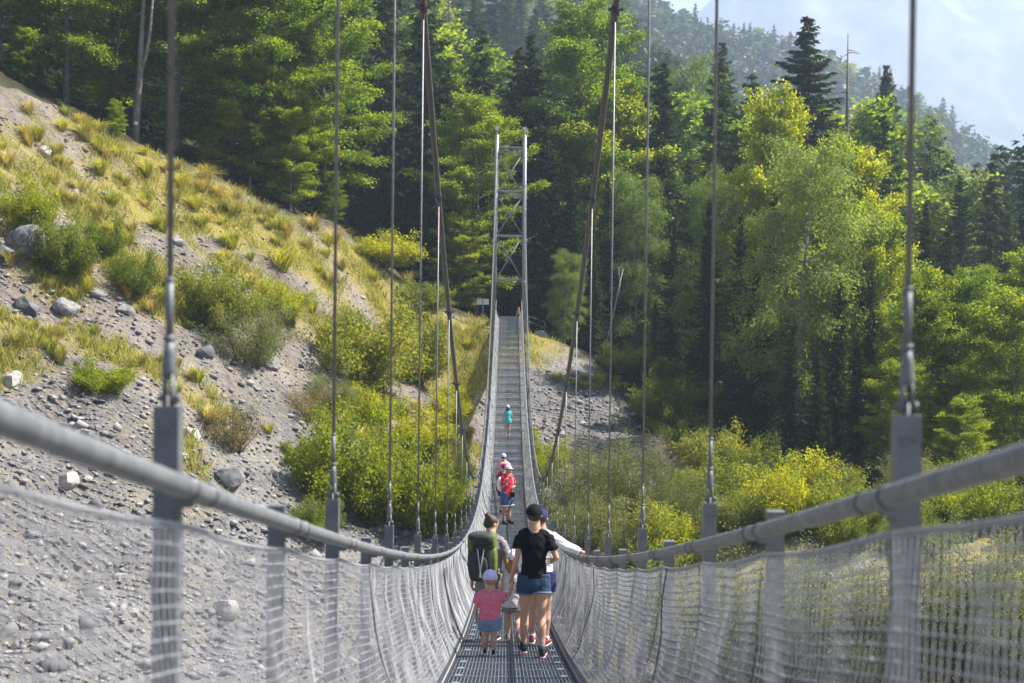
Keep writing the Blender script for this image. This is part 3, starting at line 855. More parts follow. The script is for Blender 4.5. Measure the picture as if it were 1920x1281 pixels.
def spruce(seed, H, R, n_whorl, card, lm, bark, bare=.06, dense=1.0):
    r = random.Random(seed); ng = np.random.default_rng(seed)
    t = MB(); tr = H * .009 + .03
    t.tube([(0, 0, -.4)] + [(.08 * math.sin(f * 5 + seed), .08 * math.cos(f * 4), H * f) for f in np.linspace(.02, 1, 10)], [tr * 1.2] + [tr * (1 - .96 * f) + .008 for f in np.linspace(.02, 1, 10)], 7, False)
    C = []; Dr = []; L = []; W = []; br = MB()
    for i in range(n_whorl):
        q = (i + .3 * r.random()) / n_whorl; z = H * (bare + (1 - bare) * q ** .92)
        ln0 = R * (1 - q) ** .70 * (1.0 if q > .12 else .6 + 3.2 * q) + .12
        nb = r.choice((5, 6, 7)) if q < .9 else 4
        ph = r.uniform(0, 6.28)
        for b in range(nb):
            ln = ln0 * r.uniform(.5, 1.22)
            if r.random() < .10: ln *= .45
            zb = z + r.uniform(-.8, .8) * H / n_whorl
            if zb > H: zb = H
            az = ph + 6.283 * b / nb + r.uniform(-.6, .6)
            el = math.radians(-18 + 52 * q + r.uniform(-8, 8))
            d = Vector((math.cos(az) * math.cos(el), math.sin(az) * math.cos(el), math.sin(el)))
            p = Vector((0, 0, zb)); K = 6; P = [p.copy()]
            for k in range(K):
                d = (d + Vector((0, 0, -.16 if k < 3 else .20))).normalized(); p = p + d * (ln / K); P.append(p.copy())
            if ln > .8: br.tube(P[::2], [.028, .018, .01, .004], 3, False)
            side = Vector((-math.sin(az), math.cos(az), 0))
            nc = int((4 + ln * 9) * dense)
            for j in range(nc):
                g_ = ((j + r.random()) / nc) ** .75; k = min(int(g_ * K), K - 1); q0 = P[k].lerp(P[k + 1], g_ * K - k); dd = (P[k + 1] - P[k]).normalized()
                sgn = r.choice((-1, 1)); wide = (.10 + .34 * (1 - g_) * min(1, ln / 2.2)) * r.uniform(.3, 1.2)
                c = q0 + side * sgn * wide * .8 + Vector((0, 0, -wide * r.uniform(.15, .75)))
                vd = (dd * r.uniform(.4, 1) + side * sgn * r.uniform(.2, .9) + Vector((0, 0, -r.uniform(.1, .9))))
                C.append(tuple(c)); Dr.append(tuple(vd)); L.append(card * r.uniform(.7, 1.5) * (.75 + .4 * (1 - q))); W.append(card * r.uniform(.18, .32))
    n = len(C); C = np.array(C); Dr = np.array(Dr)
    Nr = np.array([0, 0, 1.]) + ng.normal(0, .55, (n, 3))
    rad = np.hypot(C[:, 0], C[:, 1])
    val = np.clip(ng.uniform(0, .75, n) + .25 * vnoise(C[:, 0] * 1.2 + C[:, 2], C[:, 1] * 1.2 - C[:, 2], seed), 0, 1)
    return leaves_mesh('crown', C, Dr, Nr, L, W, (lm, bark), val, br), t.mesh('trunk', bark, True)


def bush(seed, R, H, nst, nleaf, lsize, lm, bark, upright=.5, flat=.8):
    r = random.Random(seed); ng = np.random.default_rng(seed)
    st = MB(); twC = []; twD = []
    for i in range(nst):
        az = r.uniform(0, 6.28); el = math.radians(r.uniform(35, 88)) * (.7 + .3 * upright); rr = math.sqrt(r.random()) * R * .35
        ln = H * r.uniform(.6, 1.1) * (1 - .15 * rr / R)
        if math.cos(el) * ln > R: ln = R / math.cos(el)
        pts = bezier_branch((rr * math.cos(az), rr * math.sin(az), -.1), az + r.uniform(-.6, .6), el, ln, .35 * (1 - upright), 5)
        st.tube(pts, [.02, .017, .013, .009, .006, .003], 3, False)
        for j in range(10):
            g_ = .15 + .85 * (j + r.random()) / 10; k = min(int(g_ * 5), 4); p = pts[k].lerp(pts[k + 1], min(1, g_ * 5 - k))
            l2 = ln * .30 * r.uniform(.4, 1.1) * (1.15 - .6 * g_)
            sp = bezier_branch(p, r.uniform(0, 6.28), math.radians(r.uniform(5, 65)), l2, .2, 2)
            st.tube(sp, [.006, .004, .002], 3, False)
            for kk in range(3): twC.append(sp[kk]); twD.append((sp[min(kk + 1, 2)] - sp[max(kk - 1, 0)]).normalized())
    twC = np.array([tuple(x) for x in twC]); twD = np.array([tuple(x) for x in twD])
    pick = ng.integers(0, len(twC), nleaf)
    s = .06 + lsize * .9
    C = twC[pick] + ng.normal(0, s, (nleaf, 3)) * np.array([1, 1, flat]); C[:, 2] = np.maximum(C[:, 2], .02)
    Dr = twD[pick] + ng.normal(0, .6, (nleaf, 3)); Nr = np.array([0, 0, .8]) + ng.normal(0, .7, (nleaf, 3))
    L = lsize * ng.uniform(.6, 1.4, nleaf)
    clump = vnoise(C[:, 0] * 1.6 + C[:, 2], C[:, 1] * 1.6 + C[:, 2], seed)
    val = np.clip(.05 + .55 * clump + ng.uniform(-.05, .42, nleaf), 0, 1)
    return leaves_mesh('foliage', C, Dr, Nr, L, L * .55, (lm,), val), st.mesh('stem', bark)


def tuft_mesh(seed, n, H, spread, lm):
    r = np.random.default_rng(seed)
    az = r.uniform(0, 6.28, n); rad = np.sqrt(r.uniform(0, 1, n)) * .12; h = H * r.uniform(.55, 1.1, n); sp = spread * r.uniform(.3, 1.2, n); wd = r.uniform(.006, .014, n) * 1.4
    d = np.stack([np.cos(az), np.sin(az), 0 * az], 1); s = np.stack([-np.sin(az), np.cos(az), 0 * az], 1)
    b = d * rad[:, None]; up = np.array([0, 0, 1.])
    m = b + d * (sp * .35)[:, None] + up * (h * .62)[:, None]; e = b + d * (sp * 1.1)[:, None] + up * (h * (1 - .35 * sp / spread))[:, None]
    V = np.stack([b - s * wd[:, None] - up * .05, b + s * wd[:, None] - up * .05, m + s * wd[:, None] * .8, m - s * wd[:, None] * .8, e + s * .002, e - s * .002], 1).reshape(-1, 3)
    k = np.arange(n)[:, None] * 6
    F = np.concatenate([k + np.array([[0, 1, 2, 3]]), k + np.array([[3, 2, 4, 5]])])
    return np_mesh('grass_tuft', V, F, lm, False, {'v': np.repeat(r.uniform(0, 1, n), 6)})


# prototypes -------------------------------------------------------
PB = {}
PB['beech'] = [broadleaf(s, 20, 5.6, 2.5, 58, 82000, .175, MT['beech'], MT['bark_beech'], .5, .3) + (20,) for s in (1, 2, 3)]
PB['maple'] = [broadleaf(s, 14, 4.4, 1.2, 48, 56000, .17, MT['maple'], MT['bark_beech'], .4, .18) + (14,) for s in (11, 12)]
PB['birch'] = [broadleaf(s, 17, 3.5, 1.6, 56, 56000, .14, MT['birch'], MT['bark_birch'], .9, 1.0, 'tall') + (17,) for s in (21, 22)]
PB['spruce'] = [spruce(s, 24, 3.7, 70, .44, MT['spruce'], MT['bark_spruce'], .03, 3.0) + (24,) for s in (31, 32, 33)]
PB['far_spruce'] = [spruce(s, 24, 3.6, 40, .75, MT['spruce'], MT['bark_spruce'], .05, .95) + (24,) for s in (34, 35, 36)]
PB['far_beech'] = [broadleaf(s, 19, 5.4, 3.5, 30, 16000, .36, MT['beech'], MT['bark_beech'], .4, .25) + (19,) for s in (4, 5)]
PB['far_birch'] = [broadleaf(s, 17, 4.0, 3.0, 30, 15000, .32, MT['birch'], MT['bark_birch'], .6, .6, 'tall') + (17,) for s in (24,)]
ORD = 'first second third fourth fifth sixth seventh eighth ninth tenth eleventh twelfth thirteenth fourteenth fifteenth sixteenth seventeenth eighteenth nineteenth twentieth'.split()
TREE_NAME = {'beech': 'beech_tree', 'maple': 'maple_tree', 'birch': 'birch_tree', 'spruce': 'spruce_tree', 'far_spruce': 'spruce_tree', 'far_beech': 'beech_tree', 'far_birch': 'birch_tree'}


def put_tree(kind, px, top, D, label, group=None, var=None, wide=1.0, parts=True, base=None):
    p = at(px, 500, D) if base is None else Vector(base)
    z = gz(p.x, p.y); p = Vector((p.x, p.y, z))
    protos = PB[kind]; crown, trunk, H0 = protos[(var if var is not None else random.randrange(99)) % len(protos)]
    if top is not None: H = max(2.0, at(px, top, D).z - z)
    else: H = H0 * random.uniform(.75, 1.12)
    s = H / H0; sw = s * wide if top is None else (s * .35 + .65 * min(s, 1.15)) * wide
    nm = TREE_NAME[kind]
    o = empty(nm, p, random.uniform(0, 6.28)); o.scale = (sw, sw, s)
    c = link('crown', crown, o); t_ = link('trunk', trunk, o)
    o.rotation_euler[0] = random.uniform(-.03, .03); o.rotation_euler[1] = random.uniform(-.03, .03)
    return tag(o, label, 'tree', group)


G1 = 'tall trees along the edge above the scree'
for a in [
    ('beech', 0, -260, 82, 'dark beech in the top corner above the grassy slope'),
    ('spruce', 60, -330, 90, 'dark spruce between beeches behind the head of the slope'),
    ('beech', 120, -280, 80, 'shaded beech above the head of the slope'),
    ('beech', 205, -200, 86, 'beech whose dark crown stands behind the bare double trunk'),
    ('beech', 330, -260, 84, 'tall beech rising behind the hanger rod above the slope'),
    ('beech', 420, -180, 85, 'sunlit yellow green beech above the bare soil edge'),
    ('beech', 510, -190, 86, 'largest sunlit beech above the slope edge'),
    ('beech', 600, -80, 89, 'sunlit beech with long sprays reaching toward the hangers'),
    ('maple', 545, 190, 84, 'lower sunlit tree in front of the tall beeches'),
    ('maple', 390, 245, 82.5, 'young tree with flat sprays at the slope edge'),
    ('maple', 470, 130, 84, 'bushy beech sapling below the tall sunlit crowns'),
    ('maple', 160, 120, 80, 'shaded young beech at the dark forest edge'),
    ('maple', 40, 60, 77, 'shaded sapling at the top of the grassy slope'),
    ('spruce', 265, -200, 96, 'dark spruce hidden behind the bare double trunk'),
    ('spruce', 440, -120, 104, 'dark spruce behind the sunlit beeches'),
    ('maple', 620, 330, 86, 'low leafy tree where the slope edge meets dark spruces'),
    ('maple', 215, 225, 76.5, 'young leafy bush tree on the soil lip in shade'),
]: put_tree(*a, G1)
# the bare twin trunk
p = at(252, 262, 80); b = Vector((p.x, p.y, gz(p.x, p.y)))
o = empty('beech_tree', b); tag(o, 'bare grey forked beech trunk at the forest edge above the slope', 'tree')
tp_ = at(268, 20, 80) - b; tq_ = at(278, 60, 80) - b; fk = at(262, 140, 80) - b
m = MB(); m.tube([(0, 0, -.3), fk * .5, fk, tp_, tp_ * 1.35], [.26, .21, .19, .13, .08], 8); m.build('trunk', MT['bark_beech'], o, True)
m = MB(); m.tube([fk * .97, fk.lerp(tq_, .5) + Vector((.15, 0, 0)), tq_ + Vector((.1, 0, 0)), tq_ * 1.4], [.14, .13, .10, .05], 8); m.build('trunk', MT['bark_beech'], o, True)
p = at(212, 200, 81); b = Vector((p.x, p.y, gz(p.x, p.y))); o = empty('beech_tree', b); tag(o, 'slim dark trunk standing beside the forked grey trunk', 'tree')
m = MB(); m.tube([(0, 0, -.3), at(222, 60, 81) - b, at(232, -60, 81) - b], [.13, .10, .06], 7); m.build('trunk', MT['bark_spruce'], o, True)

G2 = 'trees around the far tower'
for a in [
    ('spruce', 655, 150, 122, 'dark spruce at the foot of the sunlit beeches'),
    ('spruce', 715, 55, 124, 'spruce standing behind the second hanger with drooping tips'),
    ('spruce', 770, 190, 114, 'dark spruce between the hangers before the grey dead spruce'),
    ('spruce', 735, 110, 118, 'second spruce among dark spruces beside the cable'),
    ('spruce', 845, 130, 108, 'dark spruce crossing behind the main cable'),
    ('beech', 895, 215, 100, 'shaded beech with bright sprays just beside the tower top'),
    ('spruce', 800, 330, 98, 'dark low spruce in shade behind the slope shoulder'),
    ('maple', 860, 420, 97, 'shaded leafy tree behind the information sign'),
    ('spruce', 985, 62, 104, 'dark pointed spruce directly behind the tower'),
    ('beech', 1085, 62, 108, 'tall yellow green beech beside the spruce behind the tower'),
    ('spruce', 1030, 240, 101, 'shaded spruce filling the dark behind the tower legs'),
    ('spruce', 950, 330, 106, 'spruce shadowed behind the tower bracing'),
    ('maple', 1140, 215, 106, 'beech with sunlit top beside the main cable'),
    ('spruce', 1080, 330, 97, 'dark spruce just beyond the tower in shade'),
    ('spruce', 1245, 120, 106, 'slender spruce between the two tall hangers'),
    ('spruce', 1180, 270, 104, 'dark narrow spruce left of the slender one'),
    ('birch', 1190, 345, 99, 'pale leafy birch behind the main cable clamp'),
    ('birch', 1060, 480, 92, 'small sunlit sapling in the dark beside the tower'),
    ('spruce', 1110, 420, 95, 'dark spruce behind the leaning birch stem'),
    ('spruce', 690, 300, 108, 'dark low spruce at the slope shoulder'),
]: put_tree(*a, G2)
p = at(1128, 690, 91); b = Vector((p.x, p.y, gz(p.x, p.y))); o = empty('birch_tree', b); tag(o, 'bare white leaning birch stem in the dark wood past the tower', 'tree')
m = MB(); m.tube([(0, 0, -.2), at(1150, 590, 91) - b, at(1168, 505, 91) - b], [.07, .055, .03], 7); m.build('trunk', MT['bark_birch'], o, True)
m = MB(); m.tube([at(1146, 610, 91) - b, at(1162, 540, 91) - b, at(1160, 500, 91) - b], [.04, .03, .015], 5); m.build('branch', MT['bark_birch'], o, True)

G3 = 'trees on the valley side of the bridge'
for a in [
    ('spruce', 1505, 28, 112, 'big dark spruce towering over the valley side wood', None, 1.6),
    ('birch', 1500, 292, 74, 'large pale green birch below the big spruce', None, 1.0),
    ('maple', 1475, 232, 86, 'golden leafy maple peeking above the pale birch', None, .72),
    ('maple', 1585, 320, 82, 'yellow maple with orange top below the dead spruce', None, .7),
    ('spruce', 1295, 300, 100, 'dense spruce right of the second tall hanger', None, .95),
    ('spruce', 1265, 420, 96, 'dark slim spruce near the hanger rod over the gully', None, .9),
    ('birch', 1365, 340, 90, 'pale birch between dark spruces beside the long hanger', None, .9),
    ('spruce', 1415, 330, 90, 'spruce shadowed behind the pale birches', None, 1),
    ('spruce', 1420, 480, 74, 'drooping spruce beside the gully shade', None, .9),
    ('spruce', 1625, 420, 77, 'spruce with sunlit boughs below the yellow maple', None, 1),
    ('maple', 1660, 430, 76, 'bright yellow green maple behind the thick near hanger', None, .75),
    ('spruce', 1690, 350, 98, 'spruce behind the thick near hanger rod', None, 1),
    ('maple', 1745, 545, 66, 'sunlit leafy tree just beyond the near hanger', None, .85),
    ('beech', 1830, 540, 66, 'broad bright leafy tree near the valley edge', None, 1.0),
    ('maple', 1905, 580, 62, 'leafy tree cut by the frame edge above the rail', None, 1.1),
    ('spruce', 1610, 620, 68, 'shaded spruce beneath the spruce boughs', None, 1),
    ('maple', 1700, 700, 62, 'low leafy tree above the handrail beyond the near post', None, 1.0),
    ('spruce', 1540, 640, 70, 'small dark spruce under the large birch', None, .8),
    ('spruce', 1480, 620, 70, 'dark spruce at the foot of the large birch', None, .9),
    ('spruce', 1340, 560, 86, 'dark spruce in the shade beside the long hanger', None, .9),
    ('spruce', 1230, 560, 97, 'dark spruce at the back of the gravel bank', None, .9),
    ('spruce', 1560, 780, 63, 'small spruce with lit tips above the yellow shrub', None, .8),
    ('maple', 1810, 760, 58, 'low bushy tree over the handrail at the frame side', None, 1),
    ('spruce', 1400, 700, 72, 'short dark spruce above the shaded gully', None, .9),
    ('beech', 1960, 500, 70, 'leafy tree leaning in at the frame side', None, 1),
    ('spruce', 1560, 440, 78, 'tall spruce crown beside the lit spruce boughs', None, 1),
    ('spruce', 1810, 330, 104, 'dark spruce standing above the bright leafy trees', None, 1),
    ('spruce', 1890, 400, 100, 'dark spruce high near the frame side', None, 1),
    ('spruce', 1770, 420, 92, 'blue green spruce rising behind the leafy trees', None, 1),
    ('spruce', 1345, 80, 160, 'spruce top on the shoulder beside the hazy ridge', None, 1.2),
    ('birch', 1290, 140, 150, 'pale crown on the shoulder below the hazy ridge', None, 1),
    ('spruce', 1640, 120, 150, 'spruce beside the dead trunk with hazy ridge behind', None, 1),
    ('spruce', 1655, 135, 155, 'blunt blue green spruce right of the dead trunk', None, 1.2),
    ('spruce', 1395, 400, 79, 'narrow dark spruce left of the large birch', None, .8),
    ('spruce', 1325, 380, 84, 'tall narrow spruce with shaded foot right of the long hanger', None, .75),
    ('spruce', 1445, 360, 80, 'narrow spruce tight against the large birch', None, .75),
    ('spruce', 1575, 520, 71, 'narrow lit spruce just past the large birch', None, .8),
    ('spruce', 1640, 520, 73, 'pointed spruce between leafy crowns by the near rod', None, .75),
    ('spruce', 1740, 380, 86, 'slim spruce right beside the thick near rod', None, .8),
    ('spruce', 1860, 440, 82, 'slim dark spruce over the bright leafy mass', None, .8),
    ('spruce', 1215, 200, 108, 'tall thin spruce behind the first long rod', None, .8),
    ('spruce', 1140, 330, 99, 'thin spruce in shade between cable and first long rod', None, .8),
    ('birch', 1720, 250, 130, 'pale leafy crown behind the near hanger', None, 1),
]: put_tree(a[0], a[1], a[2], a[3], a[4], G3, None, a[6])
# dead spruce
p = at(1588, 420, 108); b = Vector((p.x, p.y, gz(p.x, p.y))); o = empty('dead_spruce', b); tag(o, 'tall bare dead spruce trunk beside the big dark spruce', 'tree')
tp_ = at(1590, 63, 108) - b; m = MB(); m.tube([(0, 0, -.3), tp_ * .5, tp_ * .8, tp_], [.24, .19, .12, .03], 8); m.build('trunk', MT['dead'], o, True)
for k in range(30):
    f = random.uniform(.42, .97); q = tp_ * f; az = random.uniform(0, 6.28); l = random.uniform(.5, 3.2) * (1.15 - f) * 1.5 + .2
    m = MB(); m.tube(bezier_branch(q, az, .1, l, .5), [.045, .04, .03, .025, .015, .006], 4); m.build('branch', MT['dead'], o)
# grey dead spruces in the hillside wood
for px, tpy, D, lb in ((838, -60, 190, 'grey brown dying spruce high behind the main cable'), (790, -20, 200, 'second grey dying spruce left of the other behind the cable')):
    p = at(px, 300, D); b = Vector((p.x, p.y, gz(p.x, p.y))); o = empty('dead_spruce', b); tag(o, lb, 'tree')
    hh = at(px, tpy, D).z - b.z; m = MB(); m.tube([(0, 0, -.3), (0, 0, hh)], [.25, .03], 7); m.build('trunk', MT['dead'], o)
    m = MB()
    for k in range(320):
        f = random.uniform(.15, .99); m.tube(bezier_branch((0, 0, hh * f), random.uniform(0, 6.28), -.1, (1.05 - f) * 4.2 * random.uniform(.5, 1) + .2, .8, 3), [.05, .04, .03, .01], 3, False)
    m.build('branch', MT['dead'], o)['kind'] = 'stuff'

# hillside wood behind: every tree an object, small ones without parts
def joined(kind, k):
    crown, trunk, H0 = PB[kind][k]
    return crown, H0
FAR = []
def scatter(n, D0, D1_, px0, px1, spruce_share, group, lab_s, lab_b, mind, hs=1.0, cond=None):
    pts = []; tries = 0; made = []
    while len(pts) < n and tries < 20000:
        tries += 1
        D = D0 + (D1_ - D0) * random.random() ** .8; px = random.uniform(px0, px1)
        if cond and not cond(px, D): continue
        p = at(px, 400, D)
        if any((p.x - q[0]) ** 2 + (p.y - q[1]) ** 2 < (mind * (.6 + D / 250)) ** 2 for q in pts): continue
        pts.append((p.x, p.y))
        kind = 'far_spruce' if random.random() < spruce_share else random.choice(('far_beech', 'far_birch'))
        crown, H0 = joined(kind, random.randrange(len(PB[kind])))
        o = link(TREE_NAME[kind], crown, None, (p.x, p.y, gz(p.x, p.y) - .3))
        s = random.uniform(.78, 1.15) * hs; w_ = s * random.uniform(.9, 1.2); o.scale = (w_, w_, s); o.rotation_euler = (0, 0, random.uniform(0, 6.28))
        tag(o, lab_s if kind == 'far_spruce' else lab_b, 'tree', group); made.append((o, px, D))
    place_labels(made)
PLACE = [(-999, 322, 'outside the thick hanger rod by the slope'), (322, 636, 'between the two hanger rods over the slope'), (636, 740, 'between second and third hanger rods'), (740, 815, 'just outside the slope side cable'), (815, 932, 'between slope side cable and tower'),
         (932, 985, 'straight behind the tower'), (985, 1100, 'between tower and valley side cable'), (1100, 1220, 'beyond the valley side cable'), (1220, 1345, 'between the two long valley side rods'), (1345, 1505, 'between long rod and big spruce'), (1505, 1705, 'between big spruce and thick near rod'), (1705, 9999, 'past the thick near rod')]
def place_labels(made):
    bins = {}
    for o, px, D in made:
        for a, b, t_ in PLACE:
            if a <= px < b: bins.setdefault((o['label'], t_), []).append((D, o)); break
    for (lb, t_), L in bins.items():
        L.sort(key=lambda q: q[0])
        for k, (D, o) in enumerate(L):
            o['label'] = f'{lb} {t_}' if len(L) == 1 else f'{lb} {t_}, {ORD[k] if k < 20 else "deep"} back'
scatter(52, 108, 150, 560, 1230, .88, 'trees just behind the tower wood', 'dark front wood spruce', 'yellow leafy front wood tree', 4.5)
scatter(96, 150, 330, 560, 1240, .8, 'trees of the wooded hillside behind the tower', 'hazy dark hillside spruce', 'hazy leafy hillside tree', 5.0)
scatter(26, 100, 135, -80, 560, .8, 'dark wood behind the slope edge', 'dark spruce deep in the wood', 'shaded leafy tree in the wood', 5)
scatter(128, 108, 260, 1230, 2050, .7, 'valley side wood', 'bluish spruce below the ridge', 'pale leafy tree below the ridge', 3.6, 1.05)

# wooded ridge: nearest rows as trees, the rest one mass
scatter(40, 640, 705, 1120, 2000, .85, 'spruces along the hazy ridge crest', 'tiny blue spruce on the hazy ridge', 'tiny leafy tree on the hazy ridge', 2.6, 1.2)
def ridge_wood():
    r = np.random.default_rng(5); n = 8000; K = 16
    D = r.uniform(300, 705, n); px = r.uniform(1080, 2050, n)
    x = (px - 951) / FPX * D; z = gz_a(x, D); H = r.uniform(14, 26, n); con = r.random(n) < .68
    f = r.random((n, K)) ** .75; th = r.uniform(0, 6.283, (n, K))
    rad = np.where(con[:, None], H[:, None] * .15 * (1 - f) * r.uniform(.45, 1.1, (n, K)), H[:, None] * .24 * np.sin(np.pi * (.12 + .85 * f)) * r.uniform(.5, 1.1, (n, K)))
    C = np.stack([x[:, None] + rad * np.cos(th), D[:, None] + rad * np.sin(th), z[:, None] + H[:, None] * (.06 + .92 * f)], -1).reshape(-1, 3)
    Dr = np.stack([np.cos(th), np.sin(th), np.where(con[:, None], -.6, 0) + 0 * th], -1).reshape(-1, 3) + r.normal(0, .25, (n * K, 3))
    Nr = np.array([0, 0, 1.]) + r.normal(0, .5, (n * K, 3))
    L = np.repeat(H, K) * np.where(np.repeat(con, K), .15, .16) * r.uniform(.7, 1.4, n * K) * (1.25 - .75 * f.ravel() * np.repeat(con, K))
    val = np.clip(np.repeat(np.where(con, .12, .6) + r.uniform(-.1, .3, n), K) + r.uniform(-.15, .2, n * K), 0, 1)
    g_ = link('ridge_forest', leaves_mesh('ridge_forest', C, Dr, Nr, L, L * .6, (MT['ridge'],), val))
    tag(g_, 'mass of hazy blue conifers covering the distant ridge', 'forest', kind='stuff')
MT['ridge'] = leaf_mat('ridge_trees', (.022, .042, .016), (.075, .12, .03), .2, 1.4)
ridge_wood()

# ------------------------------------------------------------------ shrubs
BU = {
    'g': [bush(s, 1.3, 1.9, 30, 20000, .085, MT['bush_g'], MT['bark_bush'], .5) for s in (1, 2)],
    'y': [bush(s, 1.2, 2.2, 28, 18000, .095, MT['bush_y'], MT['bark_bush'], .7) for s in (3, 4)],
    'w': [bush(s, 1.3, 2.2, 34, 20000, .055, MT['bush_w'], MT['bark_bush'], .9) for s in (5, 6)],
    'b': [bush(s, 1.1, 1.8, 26, 8000, .05, MT['bush_b'], MT['bark_bush'], .8) for s in (7,)],
    'd': [bush(s, 1.0, 2.0, 30, 9000, .05, MT['bush_d'], MT['bark_bush'], 1.0) for s in (8,)],
}
BH = {'g': (1.3, 1.9), 'y': (1.2, 2.2), 'w': (1.3, 2.2), 'b': (1.1, 1.8), 'd': (1.0, 2.0)}
def put_bush(k, px, py, wpx, hpx, label, group=None, var=None, lo=14, D=None):
    p = hit(px, py, lo, 95) if D is None else at(px, py, D)
    if D is not None: p.z = gz(p.x, p.y)
    fo, st = BU[k][(var if var is not None else random.randrange(9)) % len(BU[k])]
    sw = wpx / 2 * p.y / FPX / BH[k][0] * 1.0; sh = hpx * p.y / FPX / BH[k][1] * 1.05
    o = empty('shrub', (p.x, p.y, gz(p.x, p.y) - .05), random.uniform(0, 6.28)); o.scale = (sw, sw, sh)
    link('foliage', fo, o); link('stem', st, o)
    return tag(o, label, 'shrub', group)
GS = 'shrubs on the scree slope'
for a in [
    ('g', 395, 612, 135, 125, 'rounded dark green shrub in the middle of the slope'),
    ('w', 470, 690, 150, 130, 'loose yellowish willow shrub below the rounded green one'),
    ('y', 530, 600, 100, 70, 'low golden shrub uphill of the willow'),
    ('g', 690, 725, 190, 170, 'broadest dark green shrub on the lower shoulder'),
    ('g', 775, 715, 120, 130, 'green shrub joined to the broad one toward the bridge'),
    ('b', 435, 845, 100, 120, 'brown reddish sparse shrub in the scree'),
    ('b', 575, 790, 80, 80, 'small brown twiggy shrub above the yellow bush'),
    ('y', 650, 960, 170, 200, 'bright yellow green bush rising over the handrail'),
    ('y', 735, 985, 130, 160, 'yellow green bush beside the brightest one'),
    ('y', 820, 1000, 120, 150, 'yellow bush nearest the netting below the cable'),
    ('g', 590, 1010, 90, 80, 'dark leafy shrub in the shade under the yellow bush'),
    ('g', 120, 525, 110, 120, 'twiggy green bush beside the dark rock outcrop'),
    ('y', 190, 735, 90, 70, 'small yellow bush at the upper edge of bare scree'),
    ('y', 50, 440, 90, 115, 'bright yellow bush near the frame edge above the outcrop'),
    ('g', 195, 480, 70, 70, 'small dark green bush in yellow grass'),
    ('g', 255, 560, 80, 80, 'pale twiggy shrub in dry grass beside the hanger rod'),
    ('y', 720, 500, 110, 70, 'yellow bush on the shoulder under the dark spruces'),
    ('g', 690, 465, 100, 60, 'green shrub at the slope shoulder by the forest'),
    ('g', 785, 585, 100, 60, 'flowering shrub on the shoulder above the bare rock'),
    ('w', 640, 640, 100, 70, 'yellowish scrub uphill of the broadest shrub'),
    ('w', 620, 770, 90, 80, 'pale green scrub below the broadest shrub'),
    ('y', 780, 850, 110, 90, 'yellow green scrub below the bare rock face'),
    ('y', 850, 930, 80, 90, 'yellow green scrub under the low point of the cable'),
    ('y', 700, 800, 110, 80, 'golden scrub between broad shrub and yellow bushes'),
    ('g', 560, 880, 70, 60, 'dark little shrub beside the flat stone'),
    ('y', 840, 800, 70, 70, 'small yellow scrub in the bridge shadow'),
    ('w', 30, 1250, 0, 0, ''),
]:
    if a[3]: put_bush(a[0], a[1], a[2], a[3], a[4], a[5], GS)
GW = 'willow scrub in the gully beyond the bridge'
for a in [
    ('w', 1050, 1000, 130, 170, 'pale willow scrub next to the netting past the low point'),
    ('w', 1130, 990, 150, 170, 'pale green willow in the gully below the gravel bank'),
    ('w', 1210, 985, 140, 170, 'tall pale willow with feathery top in the gully'),
    ('w', 1290, 1010, 130, 120, 'willow at the shaded end of the gully scrub'),
    ('y', 1020, 900, 70, 100, 'yellow green sapling close to the far handrail'),
    ('w', 1090, 1030, 130, 120, 'loose pale scrub behind the near handrail'),
    ('w', 1180, 1060, 150, 130, 'pale scrub below the tall willow behind the posts'),
    ('y', 1270, 1060, 130, 110, 'yellow green scrub beside the second near post'),
    ('d', 1235, 880, 80, 70, 'pink grey seed heads topping the gully scrub'),
    ('y', 1480, 975, 150, 130, 'yellow shrub above the handrail by the short post'),
    ('g', 1550, 980, 120, 120, 'green shrub beside the yellow one at the dark wood'),
    ('d', 1590, 950, 60, 80, 'pale dried seed shrub against the dark wood'),
    ('y', 1860, 890, 130, 100, 'yellow orange shrub over the rail near the frame side'),
    ('g', 1400, 1000, 120, 90, 'green scrub behind the hanger post'),
    ('g', 1330, 880, 60, 50, 'dark scrub in the forest shade by the gully'),
]: put_bush(*a, GW)
GE = 'undergrowth along the dark wood'
for _px, _py, _lb in ((1215, 715, 'dark shrub at the top rim of the far gravel bank'), (1275, 735, 'dark shrub on the shaded lip beyond the gravel bank'), (1325, 770, 'dark shrub by the spruces above the gully'), (1165, 700, 'small dark shrub at the foot of the leaning birch stem')):
    put_bush('g', _px, _py, 90, 55, _lb, GE)
ED = [(1360, 960), (1420, 935), (1380, 1010), (1450, 1010), (1500, 1000), (1560, 1010), (1620, 985), (1650, 1000), (1700, 960), (1740, 990), (1780, 930), (1830, 950), (1890, 930), (1600, 1040), (1680, 1040), (1760, 1040), (1840, 1000), (1910, 990), (1330, 960), (1290, 860), (1350, 900), (1240, 800)]
for k, (px, py) in enumerate(ED):
    kd = 'ggwgyg'[k % 6]
    if py < 905: kd = 'g'
    put_bush(kd, px, py, random.uniform(100, 150), random.uniform(70, 120), {'g': 'green', 'y': 'yellow green', 'w': 'pale'}[kd] + ' undergrowth shrub, ' + ORD[min(k, 19)] + (' along the dark wood edge' if k < 20 else ' and furthest back at the wood edge' if k == 20 else ' and highest at the bank edge'), GE)
GN = 'scrub seen through the netting'
